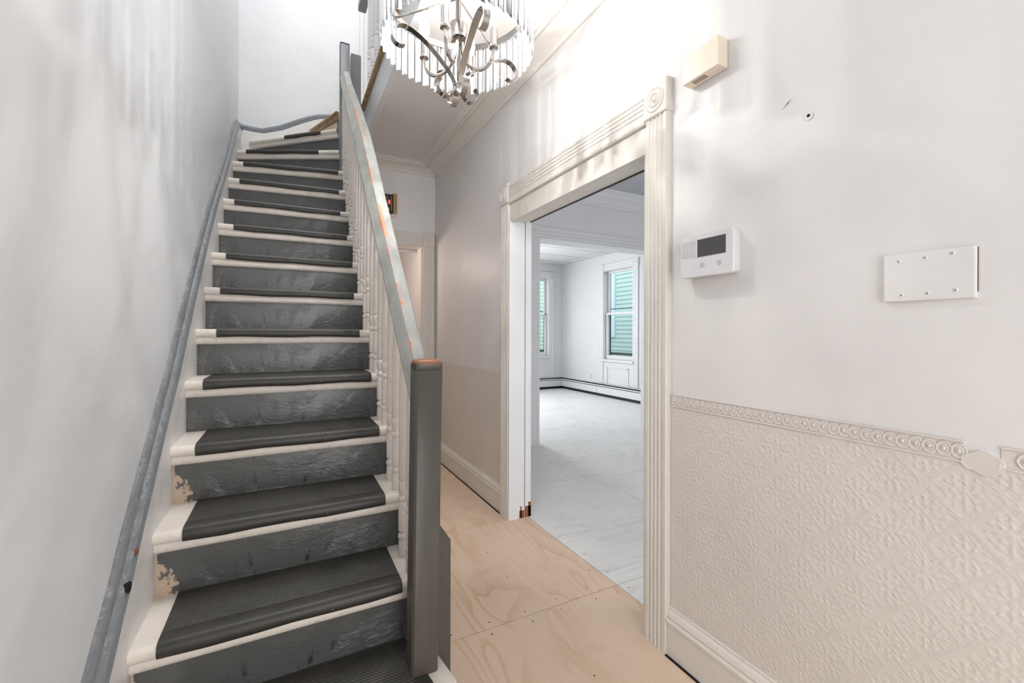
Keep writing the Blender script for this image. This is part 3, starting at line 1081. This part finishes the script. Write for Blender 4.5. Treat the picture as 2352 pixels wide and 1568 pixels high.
# newel posts
def newel(name, x0, x1, y0, y1, z0, z1, mat, lean=0, cap=.03):
    rings = []
    c = .006
    def ring(z, ins, lx):
        X0, X1, Y0_, Y1_ = x0 + ins + lx, x1 - ins + lx, y0 + ins, y1 - ins
        return [(X0 + c, Y0_, z), (X1 - c, Y0_, z), (X1, Y0_ + c, z), (X1, Y1_ - c, z), (X1 - c, Y1_, z), (X0 + c, Y1_, z), (X0, Y1_ - c, z), (X0, Y0_ + c, z)]
    hs = [(z0, 0), (z1 - cap - .002, 0), (z1 - cap, .0015), (z1 - cap + .002, 0), (z1 - .012, .0), (z1 - .005, .003), (z1 - .001, .009), (z1, .016)]
    for z, ins in hs:
        rings.append(ring(z, ins, lean * (z - z0) / (z1 - z0)))
    return MB().loft(rings).build(name, mat, st, True)


def mat_newel_cap():
    t = NT('newel_paint_with_worn_top')
    v = t.coord()
    sp = t.n('ShaderNodeSeparateXYZ'); t.l(v, sp.inputs[0])
    c = t.mix(t.ramp(t.noise(t.coord(scale=(1, 1, .15)), 30, 4), [(.3, K0), (.7, K1)]), lin(86, 81, 75), lin(74, 69, 63))
    h = t.math('ADD', sp.outputs['Z'], t.math('MULTIPLY', t.math('SUBTRACT', t.noise(v, 40, 4), .5), .03))
    w = t.ramp(t.math('MULTIPLY', h, 1.0), [(.889, K0), (.897, K1)])
    c = t.mix(w, c, lin(160, 104, 72))
    dirt = t.ramp(t.math('ADD', sp.outputs['Z'], t.math('MULTIPLY', t.noise(v, 30, 4), .02)), [(.012, K1), (.02, K0)])
    c = t.mix(t.math('MULTIPLY', dirt, .6), c, lin(90, 60, 40))
    return t.done(c, .4, normal=t.bump(t.noise(v, 40, 3), .15, .004))


M['newel_low'] = mat_newel_cap()
newel('newel_post', .314, .392, 1.212, 1.284, RISE, 1.103, M['newel_low'], .012)
newel('upper_newel_post', .354, .424, 3.545, 3.615, 2.14, 3.412, M['newel_lit'], 0, .004)

# handrail
RT = np.array([(1.27, .324, .962, .90), (1.5, .325, 1.188, .92), (1.78, .327, 1.466, .97), (2.09, .331, 1.752, 1.08), (2.35, .334, 2.005, 1.18), (2.6, .338, 2.25, 1.2), (3.0, .346, 2.60, 1.15), (3.4, .356, 2.945, 1.0), (3.6, .360, 3.11, .95)])


def rail_at(y):
    return tuple(float(np.interp(y, RT[:, 0], RT[:, i])) for i in (1, 2, 3))


railp = [(-.034, -.002), (-.037, .004), (-.0355, .012), (-.0208, .0368), (-.005, .063), (.006, .0658), (.018, .0688), (.032, .0723), (.036, .070), (.037, .062), (.030, .040), (.030, .0), (.0, -.012), (-.025, -.008)]
wear = [(0, .85), (0, .8), (0, .45), (.0, .05), (.72, 0), (.55, 0), (.0, 0), (.0, .3), (0, .9), (0, .6), (0, 0), (0, 0), (0, 0), (0, 0)]
rings, cols = [], []
ys_ = np.linspace(1.272, 3.40, 40)
for y in ys_:
    xl, zc, sc = rail_at(y)
    rings.append([(xl + (u + .037) * sc, y, zc + v * (.5 + .5 * sc)) for u, v in railp])
    cols += [(a, b, 0, 1) for a, b in wear]
MB().loft(rings).build('handrail', M['rail'], st, False, colors=cols)
# short easing piece against the upper newel
rings, cols = [], []
for i in range(6):
    t = i / 5
    y = 3.40 + .135 * t
    xl, zc, sc = rail_at(3.40)
    rings.append([(xl - .004 * t + (u + .037) * (1 - .12 * t), y, zc + .002 + .17 * t + v) for u, v in railp])
    cols += [(0, .3, 0, 1)] * len(railp)
MB().loft(rings).build('handrail_end', M['rail'], st, False, colors=cols)

# balusters
def baluster_prof(h):
    return [(.0150, 0), (.0155, .003), (.0155, .052), (.0150, .056), (.0125, .060), (.0165, .066), (.0175, .072), (.0160, .078), (.0115, .084), (.0120, .088),
            (.0160, .092), (.0160, .184), (.0150, .187), (.0115, .192), (.0165, .198), (.0172, .204), (.0160, .210), (.0125, .214),
            (.0140, .222), (.0165, .240), (.0172, .256), (.0150, .262), (.0120, .266), (.0155, .272), (.0165, .278), (.0155, .40), (.0130, h)]


def put_baluster(cache, key, x, y, z, h, parent, mat='balus'):
    if key not in cache:
        cache[key] = (MB().lathe(baluster_prof(h), x, y, z, 14).build('baluster', M[mat], parent, True), (x, y, z))
        return cache[key][0]
    src, (a, b, c) = cache[key]
    return copy_at(src, (x - a, y - b, z - c), parent)


cache = {}
for k in range(2, 13):
    for j, off in enumerate((.032, .138)):
        if k == 12 and j == 1: continue
        y = NR[k][1] + off
        if y < 1.36: continue
        xl, zr, sc = rail_at(y)
        x = .359 + (y - 1.27) * .009
        top = zr + .02
        hgt = round((top - k * RISE) / .03) * .03
        put_baluster(cache, (round(hgt, 2)), x, y, k * RISE, hgt, st)

# ------------------------------------------------------------------ upper balustrade
ub = empty('upper_balustrade', (XU, 2.5, ZU), 'white turned balustrade along the raw edge of the upper floor', 'balustrade')
c2 = {}
for i in range(20):
    y = 3.30 - i * .15
    if y < .45: break
    put_baluster(c2, 'u', XU + .012, y, ZU, .80, ub, 'trimw')
MB().box(XU - .02, XU + .045, .40, 3.68, ZU + .79, ZU + .85, .012).build('handrail', M['newel_lit'], ub)
MB().box(.445, .523, 3.65, 3.725, ZU, 3.41, .006).build('stub_post', M['newel_lit'], ub)
bx('base_block', M['newel'], .435, .53, 3.64, 3.735, ZU - .0, ZU + .03, ub)

# ------------------------------------------------------------------ chandelier
CX, CY, CR = .565, 1.527, .280
fwd = Vector((math.sin(math.radians(YAW)), math.cos(math.radians(YAW)), 0))
rgt = Vector((math.cos(math.radians(YAW)), -math.sin(math.radians(YAW)), 0))
C0 = Vector((CX, CY, 0))
ch = empty('chandelier', (CX, CY, 2.06), 'polished nickel chandelier with a drum of hanging crystal bars and scrolled straps', 'chandelier')
# band ring that carries the crystals
SEG = 64
rings = []
for i in range(SEG):
    a = 2 * PI * i / SEG
    d = Vector((math.cos(a), math.sin(a), 0))
    rings.append([C0 + d * (CR - .020) + Vector((0, 0, z)) for z in (2.405, 2.430)] + [C0 + d * (CR - .017) + Vector((0, 0, z)) for z in (2.430, 2.405)])
MB().loft(rings, loop=True).build('ring_band', M['nickel'], ch, True)
NP = 48
base_prism = None
for i in range(NP):
    a = 2 * PI * (i + .35) / NP
    if base_prism is None:
        w, d_, z0, z1 = .0132, .013, 2.222, 2.425
        tri = [(-w, .002), (w, .002), (w * .9, .006), (0, d_), (-w * .9, .006)]
        rings = [[Vector((u, v + .0, z0 + (.006 * (u + w) / w))) for u, v in tri], [Vector((u, v, z1 - .008)) for u, v in tri], [Vector((u * .6, v * .8, z1)) for u, v in tri]]
        mm = MB().loft(rings)
        # smooth=False keeps crisp facets
        base_prism = obj('crystal_bar', [tuple(p) for p in mm.v], mm.f, M['crystal'], ch, origin=(0, 0, 2.222))
        po = base_prism
    else:
        po = base_prism.copy(); COL.objects.link(po); po.parent = ch
    p = C0 + Vector((math.cos(a), math.sin(a), 0)) * (CR - .012)
    po.location = Vector((p.x, p.y, 2.222 + .0015 * math.sin(i * 5.1))) - wloc(ch)
    po.rotation_euler = (0, 0, a - PI / 2)
# centre stem
MB().lathe([(.011, 2.30), (.011, 2.735)], CX, CY, 0, 12).build('stem', M['nickel'], ch, True)
MB().lathe([(.006, 2.10), (.006, 2.30)], CX, CY, 0, 10).build('lower_stem', M['nickel'], ch, True)
MB().lathe([(.010, 2.275), (.033, 2.275), (.034, 2.28), (.034, 2.325), (.033, 2.33), (.010, 2.333)], CX, CY, 0, 24).build('hub_drum', M['nickel'], ch, True)
MB().lathe([(.065, 2.735), (.065, 2.72), (.05, 2.70), (.02, 2.69), (.011, 2.685)], CX, CY, 0, 24).build('canopy', M['nickel'], ch, True)
MB().lathe([(.002, 2.064), (.009, 2.067), (.017, 2.076), (.018, 2.083), (.014, 2.092), (.006, 2.098), (.009, 2.102), (.009, 2.110), (.005, 2.115)], CX, CY, 0, 16).build('finial', M['nickel'], ch, True)
# spokes from stem to ring
for k in range(4):
    d = (rgt * math.cos(k * PI / 2 + 1.2) + fwd * math.sin(k * PI / 2 + 1.2))
    MB().tube([C0 + Vector((0, 0, 2.43)) + d * .008, C0 + d * (CR - .018) + Vector((0, 0, 2.43))], .004).build('spoke', M['nickel'], ch, True)
# four bulb arms
for k in range(4):
    ang = -PI / 2 - .22 + k * PI / 2
    d = rgt * math.cos(ang) + fwd * math.sin(ang)
    pts = []
    for t in np.linspace(0, 1, 14):
        r = .014 + (.137 - .014) * (1 - math.cos(t * PI)) / 2 * 1.0
        z = 2.262 - .095 * math.sin(t * PI) ** .8 - .03 * t
        pts.append(C0 + d * r + Vector((0, 0, z)))
    e = C0 + d * .137
    pts.append(e + Vector((0, 0, 2.24)))
    arm = MB().tube(pts, .0068, 8).build('bulb_arm', M['nickel'], ch, True)
    MB().lathe([(.006, 2.222), (.017, 2.224), (.018, 2.228), (.0165, 2.232), (.0135, 2.236), (.0135, 2.298), (.012, 2.300)], e.x, e.y, 0, 16).build('candle_socket', M['nickel'], arm, True)
    MB().tube([(e.x, e.y, 2.318), (e.x, e.y, 2.378)], .0028, 6).build('filament', M['filament'], arm)
    point('flame_bulb_lamp', (e.x, e.y, 2.348), BULB, (1.0, .97, .94), .0045)
    MB().lathe([(.008, 2.300), (.0145, 2.308), (.0195, 2.322), (.0210, 2.337), (.0190, 2.356), (.0135, 2.378), (.007, 2.396), (.0015, 2.408)], e.x, e.y, 0, 16).build('flame_bulb', M['bulb'], arm, True)
# four scrolled flat straps
prof2 = [(.066, 2.108), (.078, 2.094), (.079, 2.075), (.068, 2.058), (.050, 2.050), (.032, 2.056), (.018, 2.074), (.013, 2.100), (.022, 2.125), (.048, 2.158), (.085, 2.193), (.125, 2.225), (.165, 2.247),
         (.200, 2.257), (.226, 2.250), (.243, 2.232), (.247, 2.210), (.238, 2.191), (.220, 2.183), (.202, 2.187)]


def crv(p, n=4):
    out = []
    for i in range(len(p) - 1):
        p0, p1, p2, p3 = p[max(i - 1, 0)], p[i], p[i + 1], p[min(i + 2, len(p) - 1)]
        for t in np.arange(0, 1, 1 / n):
            out.append(tuple(.5 * ((2 * b) + (c - a) * t + (2 * a - 5 * b + 4 * c - d) * t * t + (-a + 3 * b - 3 * c + d) * t ** 3) for a, b, c, d in zip(p0, p1, p2, p3)))
    out.append(p[-1])
    return out


cc = crv(prof2)
for k in range(4):
    ang = math.radians(209) + k * PI / 2
    d = rgt * math.cos(ang) + fwd * math.sin(ang)
    s = Vector((-d.y, d.x, 0))
    rings = []
    for i, (r, z) in enumerate(cc):
        rp, zp = cc[max(i - 1, 0)]; rn, zn = cc[min(i + 1, len(cc) - 1)]
        tl = math.hypot(rn - rp, zn - zp) + 1e-9
        nr_, nz = -(zn - zp) / tl * .0012, (rn - rp) / tl * .0012
        c = C0 + d * r + Vector((0, 0, z))
        o = d * nr_ + Vector((0, 0, nz))
        w = .0122
        rings.append([c + s * w + o, c - s * w + o, c - s * w - o, c + s * w - o])
    stp = MB().loft(rings).build('scroll_strap', M['nickel'], ch, True)
    b = C0 + d * .016 + Vector((0, 0, 2.105))
    MB().lathe([(.0005, -.004), (.004, -.003), (.005, 0), (.004, .003), (.0005, .004)], b.x, b.y, b.z, 10).build('strap_screw', M['nickel'], stp, True)

# ------------------------------------------------------------------ wall devices
def rrect(y0, y1, z0, z1, r, n=5):
    out = []
    for cy, cz, a0 in ((y1 - r, z1 - r, 0), (y0 + r, z1 - r, PI / 2), (y0 + r, z0 + r, PI), (y1 - r, z0 + r, 1.5 * PI)):
        for i in range(n + 1):
            a = a0 + PI / 2 * i / n
            out.append((cy + r * math.cos(a), cz + r * math.sin(a)))
    return out


kp = empty('alarm_keypad', (XW, .965, 1.369), 'white alarm keypad with dark screen beside the opening casing', 'keypad')
o1 = rrect(.863, 1.067, 1.369, 1.511, .014)
def sc_(o, k, cy=.965, cz=1.44): return [(cy + (a - cy) * k, cz + (b - cz) * k) for a, b in o]
MB().loft([[(XW - .0005, a, b) for a, b in sc_(o1, .94)], [(XW - .010, a, b) for a, b in sc_(o1, .97)], [(XW - .036, a, b) for a, b in o1], [(XW - .040, a, b) for a, b in sc_(o1, .995)], [(XW - .043, a, b) for a, b in sc_(o1, .97)]]).build('case', M['plastic_white'], kp, True)
XF = XW - .043
bx('screen', M['screen'], XF - .0008, XF + .002, .890, .995, 1.434, 1.492, kp)
g = MB()
for i in range(15):
    for j in range(15):
        yy, zz = 1.002 + (i + .5 * (j % 2)) * .0038, 1.436 + j * .0038
        g.add([(XF - .0006, yy + .0011 * math.cos(q * PI / 3), zz + .0011 * math.sin(q * PI / 3)) for q in range(6)], [tuple(range(6))])
tag(g.build('speaker_holes', M['plastic_grey'], kp), kind='stuff')
for yb, icon in ((.976, 'plus'), (.913, 'square')):
    b = MB().lathe([(.0072, -.0002), (.0072, .0012), (.0062, .0016), (.0060, .0008), (.0005, .0008)], XF - .0012, yb, 1.407, 24, 'X').build('button', M['plastic_white'], kp, True)
    b.rotation_euler = (0, 0, 0)
    MB().lathe([(.0074, 0), (.0074, -.0006), (.0066, -.0006), (.0066, 0)], XF - .0008, yb, 1.407, 24, 'X').build('ring', M['plastic_grey'], b, True)
    ic = MB()
    if icon == 'plus':
        ic.box(XF - .0022, XF - .001, yb - .003, yb + .003, 1.4064, 1.4076); ic.box(XF - .0022, XF - .001, yb - .0006, yb + .0006, 1.404, 1.410)
    else:
        for a in ((-.0025, .0025, 1.4035, 1.4043), (-.0025, .0025, 1.4097, 1.4105), (-.0025, -.0018, 1.4035, 1.4105), (.0018, .0025, 1.4035, 1.4105)):
            ic.box(XF - .0022, XF - .001, yb + a[0], yb + a[1], a[2], a[3])
    ic.build('icon', M['plastic_grey'], b)
MB().lathe([(.001, 0), (.001, -.0008)], XF, .881, 1.396, 8, 'X').build('microphone_hole', M['black'], kp)

db = empty('door_chime', (XW, .983, 2.03), 'cream plastic chime box high on the wall above the keypad', 'chime')
MB().box(XW - .050, XW - .004, .914, 1.053, 2.034, 2.128, .0015).build('cover', M['plastic_cream'], db)
bx('back_plate', M['plastic_cream'], XW - .006, XW, .918, 1.049, 2.038, 2.124, db)
for i in range(7):
    yy = .975 + i * .0075
    bx('vent_slot', M['slot'], XW - .040, XW - .018, yy, yy + .0028, 2.0332, 2.0345, db)

cp = empty('blank_cover_plate', (XW, .422, 1.255), 'painted blank cover plate fixed with six screws', 'cover plate')
MB().box(XW - .010, XW + .001, .346, .501, 1.255, 1.363, .003).build('plate', M['wall'], cp)
for y, z in ((.471, 1.347), (.425, 1.349), (.381, 1.352), (.466, 1.269), (.421, 1.270), (.376, 1.273)):
    s = MB().lathe([(.0042, 0), (.0042, -.0006), (.0032, -.0018), (.0012, -.0022)], XW - .0098, y, z, 14, 'X').build('screw', M['wall'], cp, True)
    x = MB(); x.box(XW - .0123, XW - .0118, y - .0018, y + .0018, z - .0004, z + .0004); x.box(XW - .0123, XW - .0118, y - .0004, y + .0004, z - .0018, z + .0018)
    x.build('cross_slot', M['slot'], s)
bx('crack_line', M['slot'], XW - .0025, XW - .0002, .3448, .3462, 1.268, 1.360, cp)

# opened box on the end wall
ob = empty('open_chime_box', (.80, YB, 2.27), 'opened wall box with gold side covers and black wired face', 'chime')
YO = YB
for x0, x1 in ((.712, .752), (.848, .892)):
    n = 10
    r0 = [((x0 + x1) / 2 + (x1 - x0) / 2 * math.cos(PI * i / n), YO - .012 - .030 * math.sin(PI * i / n)) for i in range(n + 1)] + [(x0, YO), (x1, YO)]
    MB().loft([[(x, y, 2.272) for x, y in r0], [(x, y, 2.448) for x, y in r0]]).build('side_cover', M['gold'], ob, True)
bx('face_plate', M['black'], .752, .850, YO - .026, YO, 2.268, 2.440, ob)
bx('label', M['plastic_white'], .768, .820, YO - .0272, YO - .026, 2.286, 2.318, ob)
bx('bus_bar', M['plastic_grey'], .760, .764, YO - .030, YO - .026, 2.285, 2.430, ob)
bx('bus_bar', M['plastic_grey'], .836, .840, YO - .030, YO - .026, 2.290, 2.420, ob)
tm = MB().box(.797, .835, YO - .040, YO - .026, 2.345, 2.388, .006).build('terminal_block', M['red'], ob)
for z in (2.353, 2.366, 2.380):
    bx('terminal_lamp', M['led'], .813, .823, YO - .0412, YO - .0398, z - .003, z + .003, tm)
MB().lathe([(.004, 0), (.005, -.003), (.001, -.004)], .792, YO - .026, 2.330, 10, 'Y').build('screw', M['plastic_white'], ob, True)
MB().tube([(.795, YO - .032, 2.40) if i == 0 else (.795 + .012 * math.cos(i * .55), YO - .032, 2.405 + .012 * math.sin(i * .55)) for i in range(13)] + [(.80, YO - .034, 2.425), (.815, YO - .032, 2.432)], .0012, 6).build('wire', M['plastic_grey'], ob, True)
MB().tube([(.768, YO - .03, 2.375), (.782, YO - .034, 2.372), (.800, YO - .038, 2.378)], .0012, 6).build('wire', M['plastic_grey'], ob, True)
MB().tube([(.835, YO - .036, 2.378), (.848, YO - .040, 2.372), (.862, YO - .046, 2.355)], .0014, 6).build('wire', M['plastic_grey'], ob, True)
MB().tube([(.775, YO - .02, 2.268), (.768, YO - .008, 2.250), (.790, YO - .004, 2.238), (.830, YO - .004, 2.236), (.875, YO - .004, 2.240), (.890, YO - .004, 2.252), (.878, YO - .004, 2.262)], .0012, 6).build('wire', M['plastic_grey'], ob, True)

# ------------------------------------------------------------------ rear room ceiling tiles
ct = empty('ceiling_tiled', (4.0, 6.0, RZ))
S(ct, 'dropped ceiling of white tiles in the far room', 'ceiling')
XT = [XR, 1.38 + .03, 2.60, 3.82, 5.03, RX]
XT = [XR, 2.61, 3.82, 5.03, RX]
YT = [YM1, 4.42, 5.02, 5.63, 6.24, 6.85, 7.45, RY]
for a, b in zip(XT, XT[1:]):
    for c, d in zip(YT, YT[1:]):
        bx('ceiling_tile', M['tile'], a + .010, b - .010, c + .010, d - .010, RZ + .004, RZ + .02, ct)
for x in XT:
    bx('grid_bar', M['tbar'], x - .012, x + .012, YM1, RY, RZ, RZ + .03, ct)
for y in YT:
    bx('grid_bar', M['tbar'], XR, RX, y - .012, y + .012, RZ + .001, RZ + .03, ct)
bx('void_cover', M['dark_gap'], XR, RX, YM1, RY, RZ + .03, RZ + .04, ct)

# ------------------------------------------------------------------ windows
def window(name, axis, wallc, a0, a1, z0, z1, inn, label):
    """sash window in a wall; axis 'X' wall at X=wallc (opening along Y) or 'Y'; inn = direction to the room (-1)"""
    mid = (a0 + a1) / 2
    def T(a, n, z): return (wallc + n, a, z) if axis == 'X' else (a, wallc + n, z)
    root = empty(name, T(mid, 0, 0), kind='structure')
    S(root, label, 'window')
    def B(nm, mat, aa, ab, n0, n1, za, zb, par=root, bev=0):
        p, q = T(aa, n0, za), T(ab, n1, zb)
        return bx(nm, mat, min(p[0], q[0]), max(p[0], q[0]), min(p[1], q[1]), max(p[1], q[1]), za, zb, par, bev)
    W_ = M['trimw']
    cw = .13
    U = (0, 1, 0) if axis == 'X' else (1, 0, 0)
    N = (-1, 0, 0) if axis == 'X' else (0, -1, 0)
    f = flutes(cw, .024, 2, .02)
    extrude('casing', W_, f, T(a0 - cw, 0, .25), T(a0 - cw, 0, z1), U, N, root)
    extrude('casing', W_, f, T(a1, 0, .25), T(a1, 0, z1), U, N, root)
    extrude('head_casing', W_, f, T(a0, 0, z1), T(a1, 0, z1), (0, 0, 1), N, root)
    for a in (a0 - cw / 2, a1 + cw / 2):
        rosette_block(root, T(a, 0, z1 + cw / 2), cw + .02, cw + .01, .032, U, N, W_)
    B('sill', W_, a0 - .03, a1 + .03, -.05, .10, z0 - .045, z0 - .005, root, .006)
    # panel below
    B('apron', W_, a0, a1, -.010, .0, .25, z0 - .045)
    for aa, ab, za, zb in ((a0 + .10, a1 - .10, z0 - .16, z0 - .14), (a0 + .10, a0 + .12, .25, z0 - .14), (a1 - .12, a1 - .10, .25, z0 - .14)):
        B('panel_moulding', W_, aa, ab, -.022, -.008, za, zb, root, .004)
    zm = z0 + (z1 - z0) * .515
    for zlo, zhi, nd, nm in ((z0, zm + .02, .045, 'lower_sash'), (zm - .02, z1, .085, 'upper_sash')):
        s = B(nm, W_, a0 + .005, a0 + .05, nd, nd + .035, zlo, zhi)
        B('stile', W_, a1 - .05, a1 - .005, nd, nd + .035, zlo, zhi, s)
        B('rail', W_, a0 + .05, a1 - .05, nd, nd + .035, zlo, zlo + (.07 if nm == 'lower_sash' else .04), s)
        B('rail', W_, a0 + .05, a1 - .05, nd, nd + .035, zhi - .04, zhi, s)
        B('pane', M['glass'], a0 + .05, a1 - .05, nd + .014, nd + .018, zlo + .04, zhi - .04, s)
    # dark storm frame outside
    B('storm_frame', M['storm'], a0 + .0, a0 + .02, .135, .155, z0, z1)
    B('storm_frame', M['storm'], a1 - .02, a1 + .0, .135, .155, z0, z1)
    B('storm_rail', M['storm'], a0, a1, .135, .155, zm + .085, zm + .10)
    B('storm_rail', M['storm'], a0, a1, .135, .155, z0 + .08, z0 + .125)
    MB().lathe([(.012, 0), (.012, .02), (.004, .03)], *T(a0 + .03 if axis == 'X' else a1 - .03, .05, zm + .02), 10).build('sash_lock', M['black'], root, True)
    return root


window('window_1', 'X', RX, 5.65, 6.43, .70, 2.34, -1, 'double-hung sash window on the far room side wall facing teal siding')
window('window_2', 'Y', RY, 4.14, 4.92, .70, 2.34, -1, 'double-hung sash window in the end wall partly hidden by the casing')

# outlet
ol = empty('wall_outlet', (RX, 6.82, .28), 'small white wall outlet left of the sash window above the heater', 'outlet')
MB().box(RX - .006, RX, 6.783, 6.853, .277, .391, .002).build('plate', M['plastic_white'], ol)
for z in (.312, .356):
    r = MB().box(RX - .0085, RX - .005, 6.803, 6.833, z - .014, z + .014, .002).build('receptacle', M['plastic_grey'], ol)
    bx('slot', M['slot'], RX - .009, RX - .0084, 6.808, 6.811, z - .006, z + .006, r)
    bx('slot', M['slot'], RX - .009, RX - .0084, 6.823, 6.826, z - .006, z + .006, r)

# baseboard heaters
def heater(label, axis, wall, a0, a1, seams):
    def T(a, n, z): return (wall - n, a, z) if axis == 'X' else (a, wall - n, z)
    root = empty('baseboard_heater', T((a0 + a1) / 2, 0, 0), label, 'heater', 'baseboard heaters in the far room')
    def B(nm, mat, aa, ab, n0, n1, za, zb):
        p, q = T(aa, n0, za), T(ab, n1, zb)
        return bx(nm, mat, min(p[0], q[0]), max(p[0], q[0]), min(p[1], q[1]), max(p[1], q[1]), za, zb, root)
    B('back_plate', M['black'], a0, a1, .0, .05, .0, .232)
    B('top_cover', M['plastic_white'], a0, a1, .0, .066, .232, .238)
    B('damper', M['plastic_white'], a0, a1, .055, .076, .188, .207)
    sp = [a0] + seams + [a1]
    for p, q in zip(sp, sp[1:]):
        B('front_panel', M['plastic_white'], p + .004, q - .004, .062, .080, .053, .176)
    return root


heater('long baseboard heater under the sash window with teal view', 'X', RX, YM1 + .02, RY - .085, [5.3, 6.54])
heater('baseboard heater along the end wall of the far room', 'Y', RY, XR + .1, RX - .002, [2.7, 4.0])

# ------------------------------------------------------------------ neighbouring houses
nh = empty('neighbour_house', (7.45, 7.0, 0), 'teal clapboard house wall outside the side window', 'house')
bx('wall_core', M['siding_a'], 7.36, 7.6, 3.5, 10.2, -.4, 3.6, nh)
P0 = None
for i in range(38):
    z = -.4 + i * .105
    if P0 is None:
        q = [(7.36, 0), (7.335, 0), (7.335, .006), (7.352, .105), (7.36, .105)]
        P0 = MB().loft([[(x, 3.5, z + w) for x, w in q], [(x, 10.2, z + w) for x, w in q]]).build('siding_board', M['siding_a'], nh)
    else:
        copy_at(P0, (0, 0, i * .105), nh)
wf = bx('window_frame', M['paleblue'], 7.30, 7.36, 8.46, 8.60, 1.08, 3.0, nh)
bx('stile', M['paleblue'], 7.30, 7.36, 9.30, 9.44, 1.08, 3.0, wf)
bx('rail', M['paleblue'], 7.30, 7.36, 8.60, 9.30, 1.08, 1.20, wf)
bx('rail', M['paleblue'], 7.30, 7.36, 8.60, 9.30, 2.88, 3.0, wf)
bx('pane', M['paleblue'], 7.318, 7.33, 8.60, 9.30, 1.20, 2.88, wf)
nb = empty('rear_neighbour_house', (5.0, 10.6, 0), 'mint clapboard house wall outside the end window', 'house')
bx('wall_core', M['siding_b'], 2.5, 9.2, 10.36, 10.6, -.4, 3.6, nb)
P0 = None
for i in range(38):
    z = -.4 + i * .105
    if P0 is None:
        q = [(10.36, 0), (10.335, 0), (10.335, .006), (10.352, .105), (10.36, .105)]
        P0 = MB().loft([[(2.5, y, z + w) for y, w in q], [(9.2, y, z + w) for y, w in q]]).build('siding_board', M['siding_b'], nb)
    else:
        copy_at(P0, (0, 0, i * .105), nb)
S(bx('ground', M['soil'], 1.0, 12.0, -4, 12, -.5, -.4), 'grey ground between the houses', 'ground')
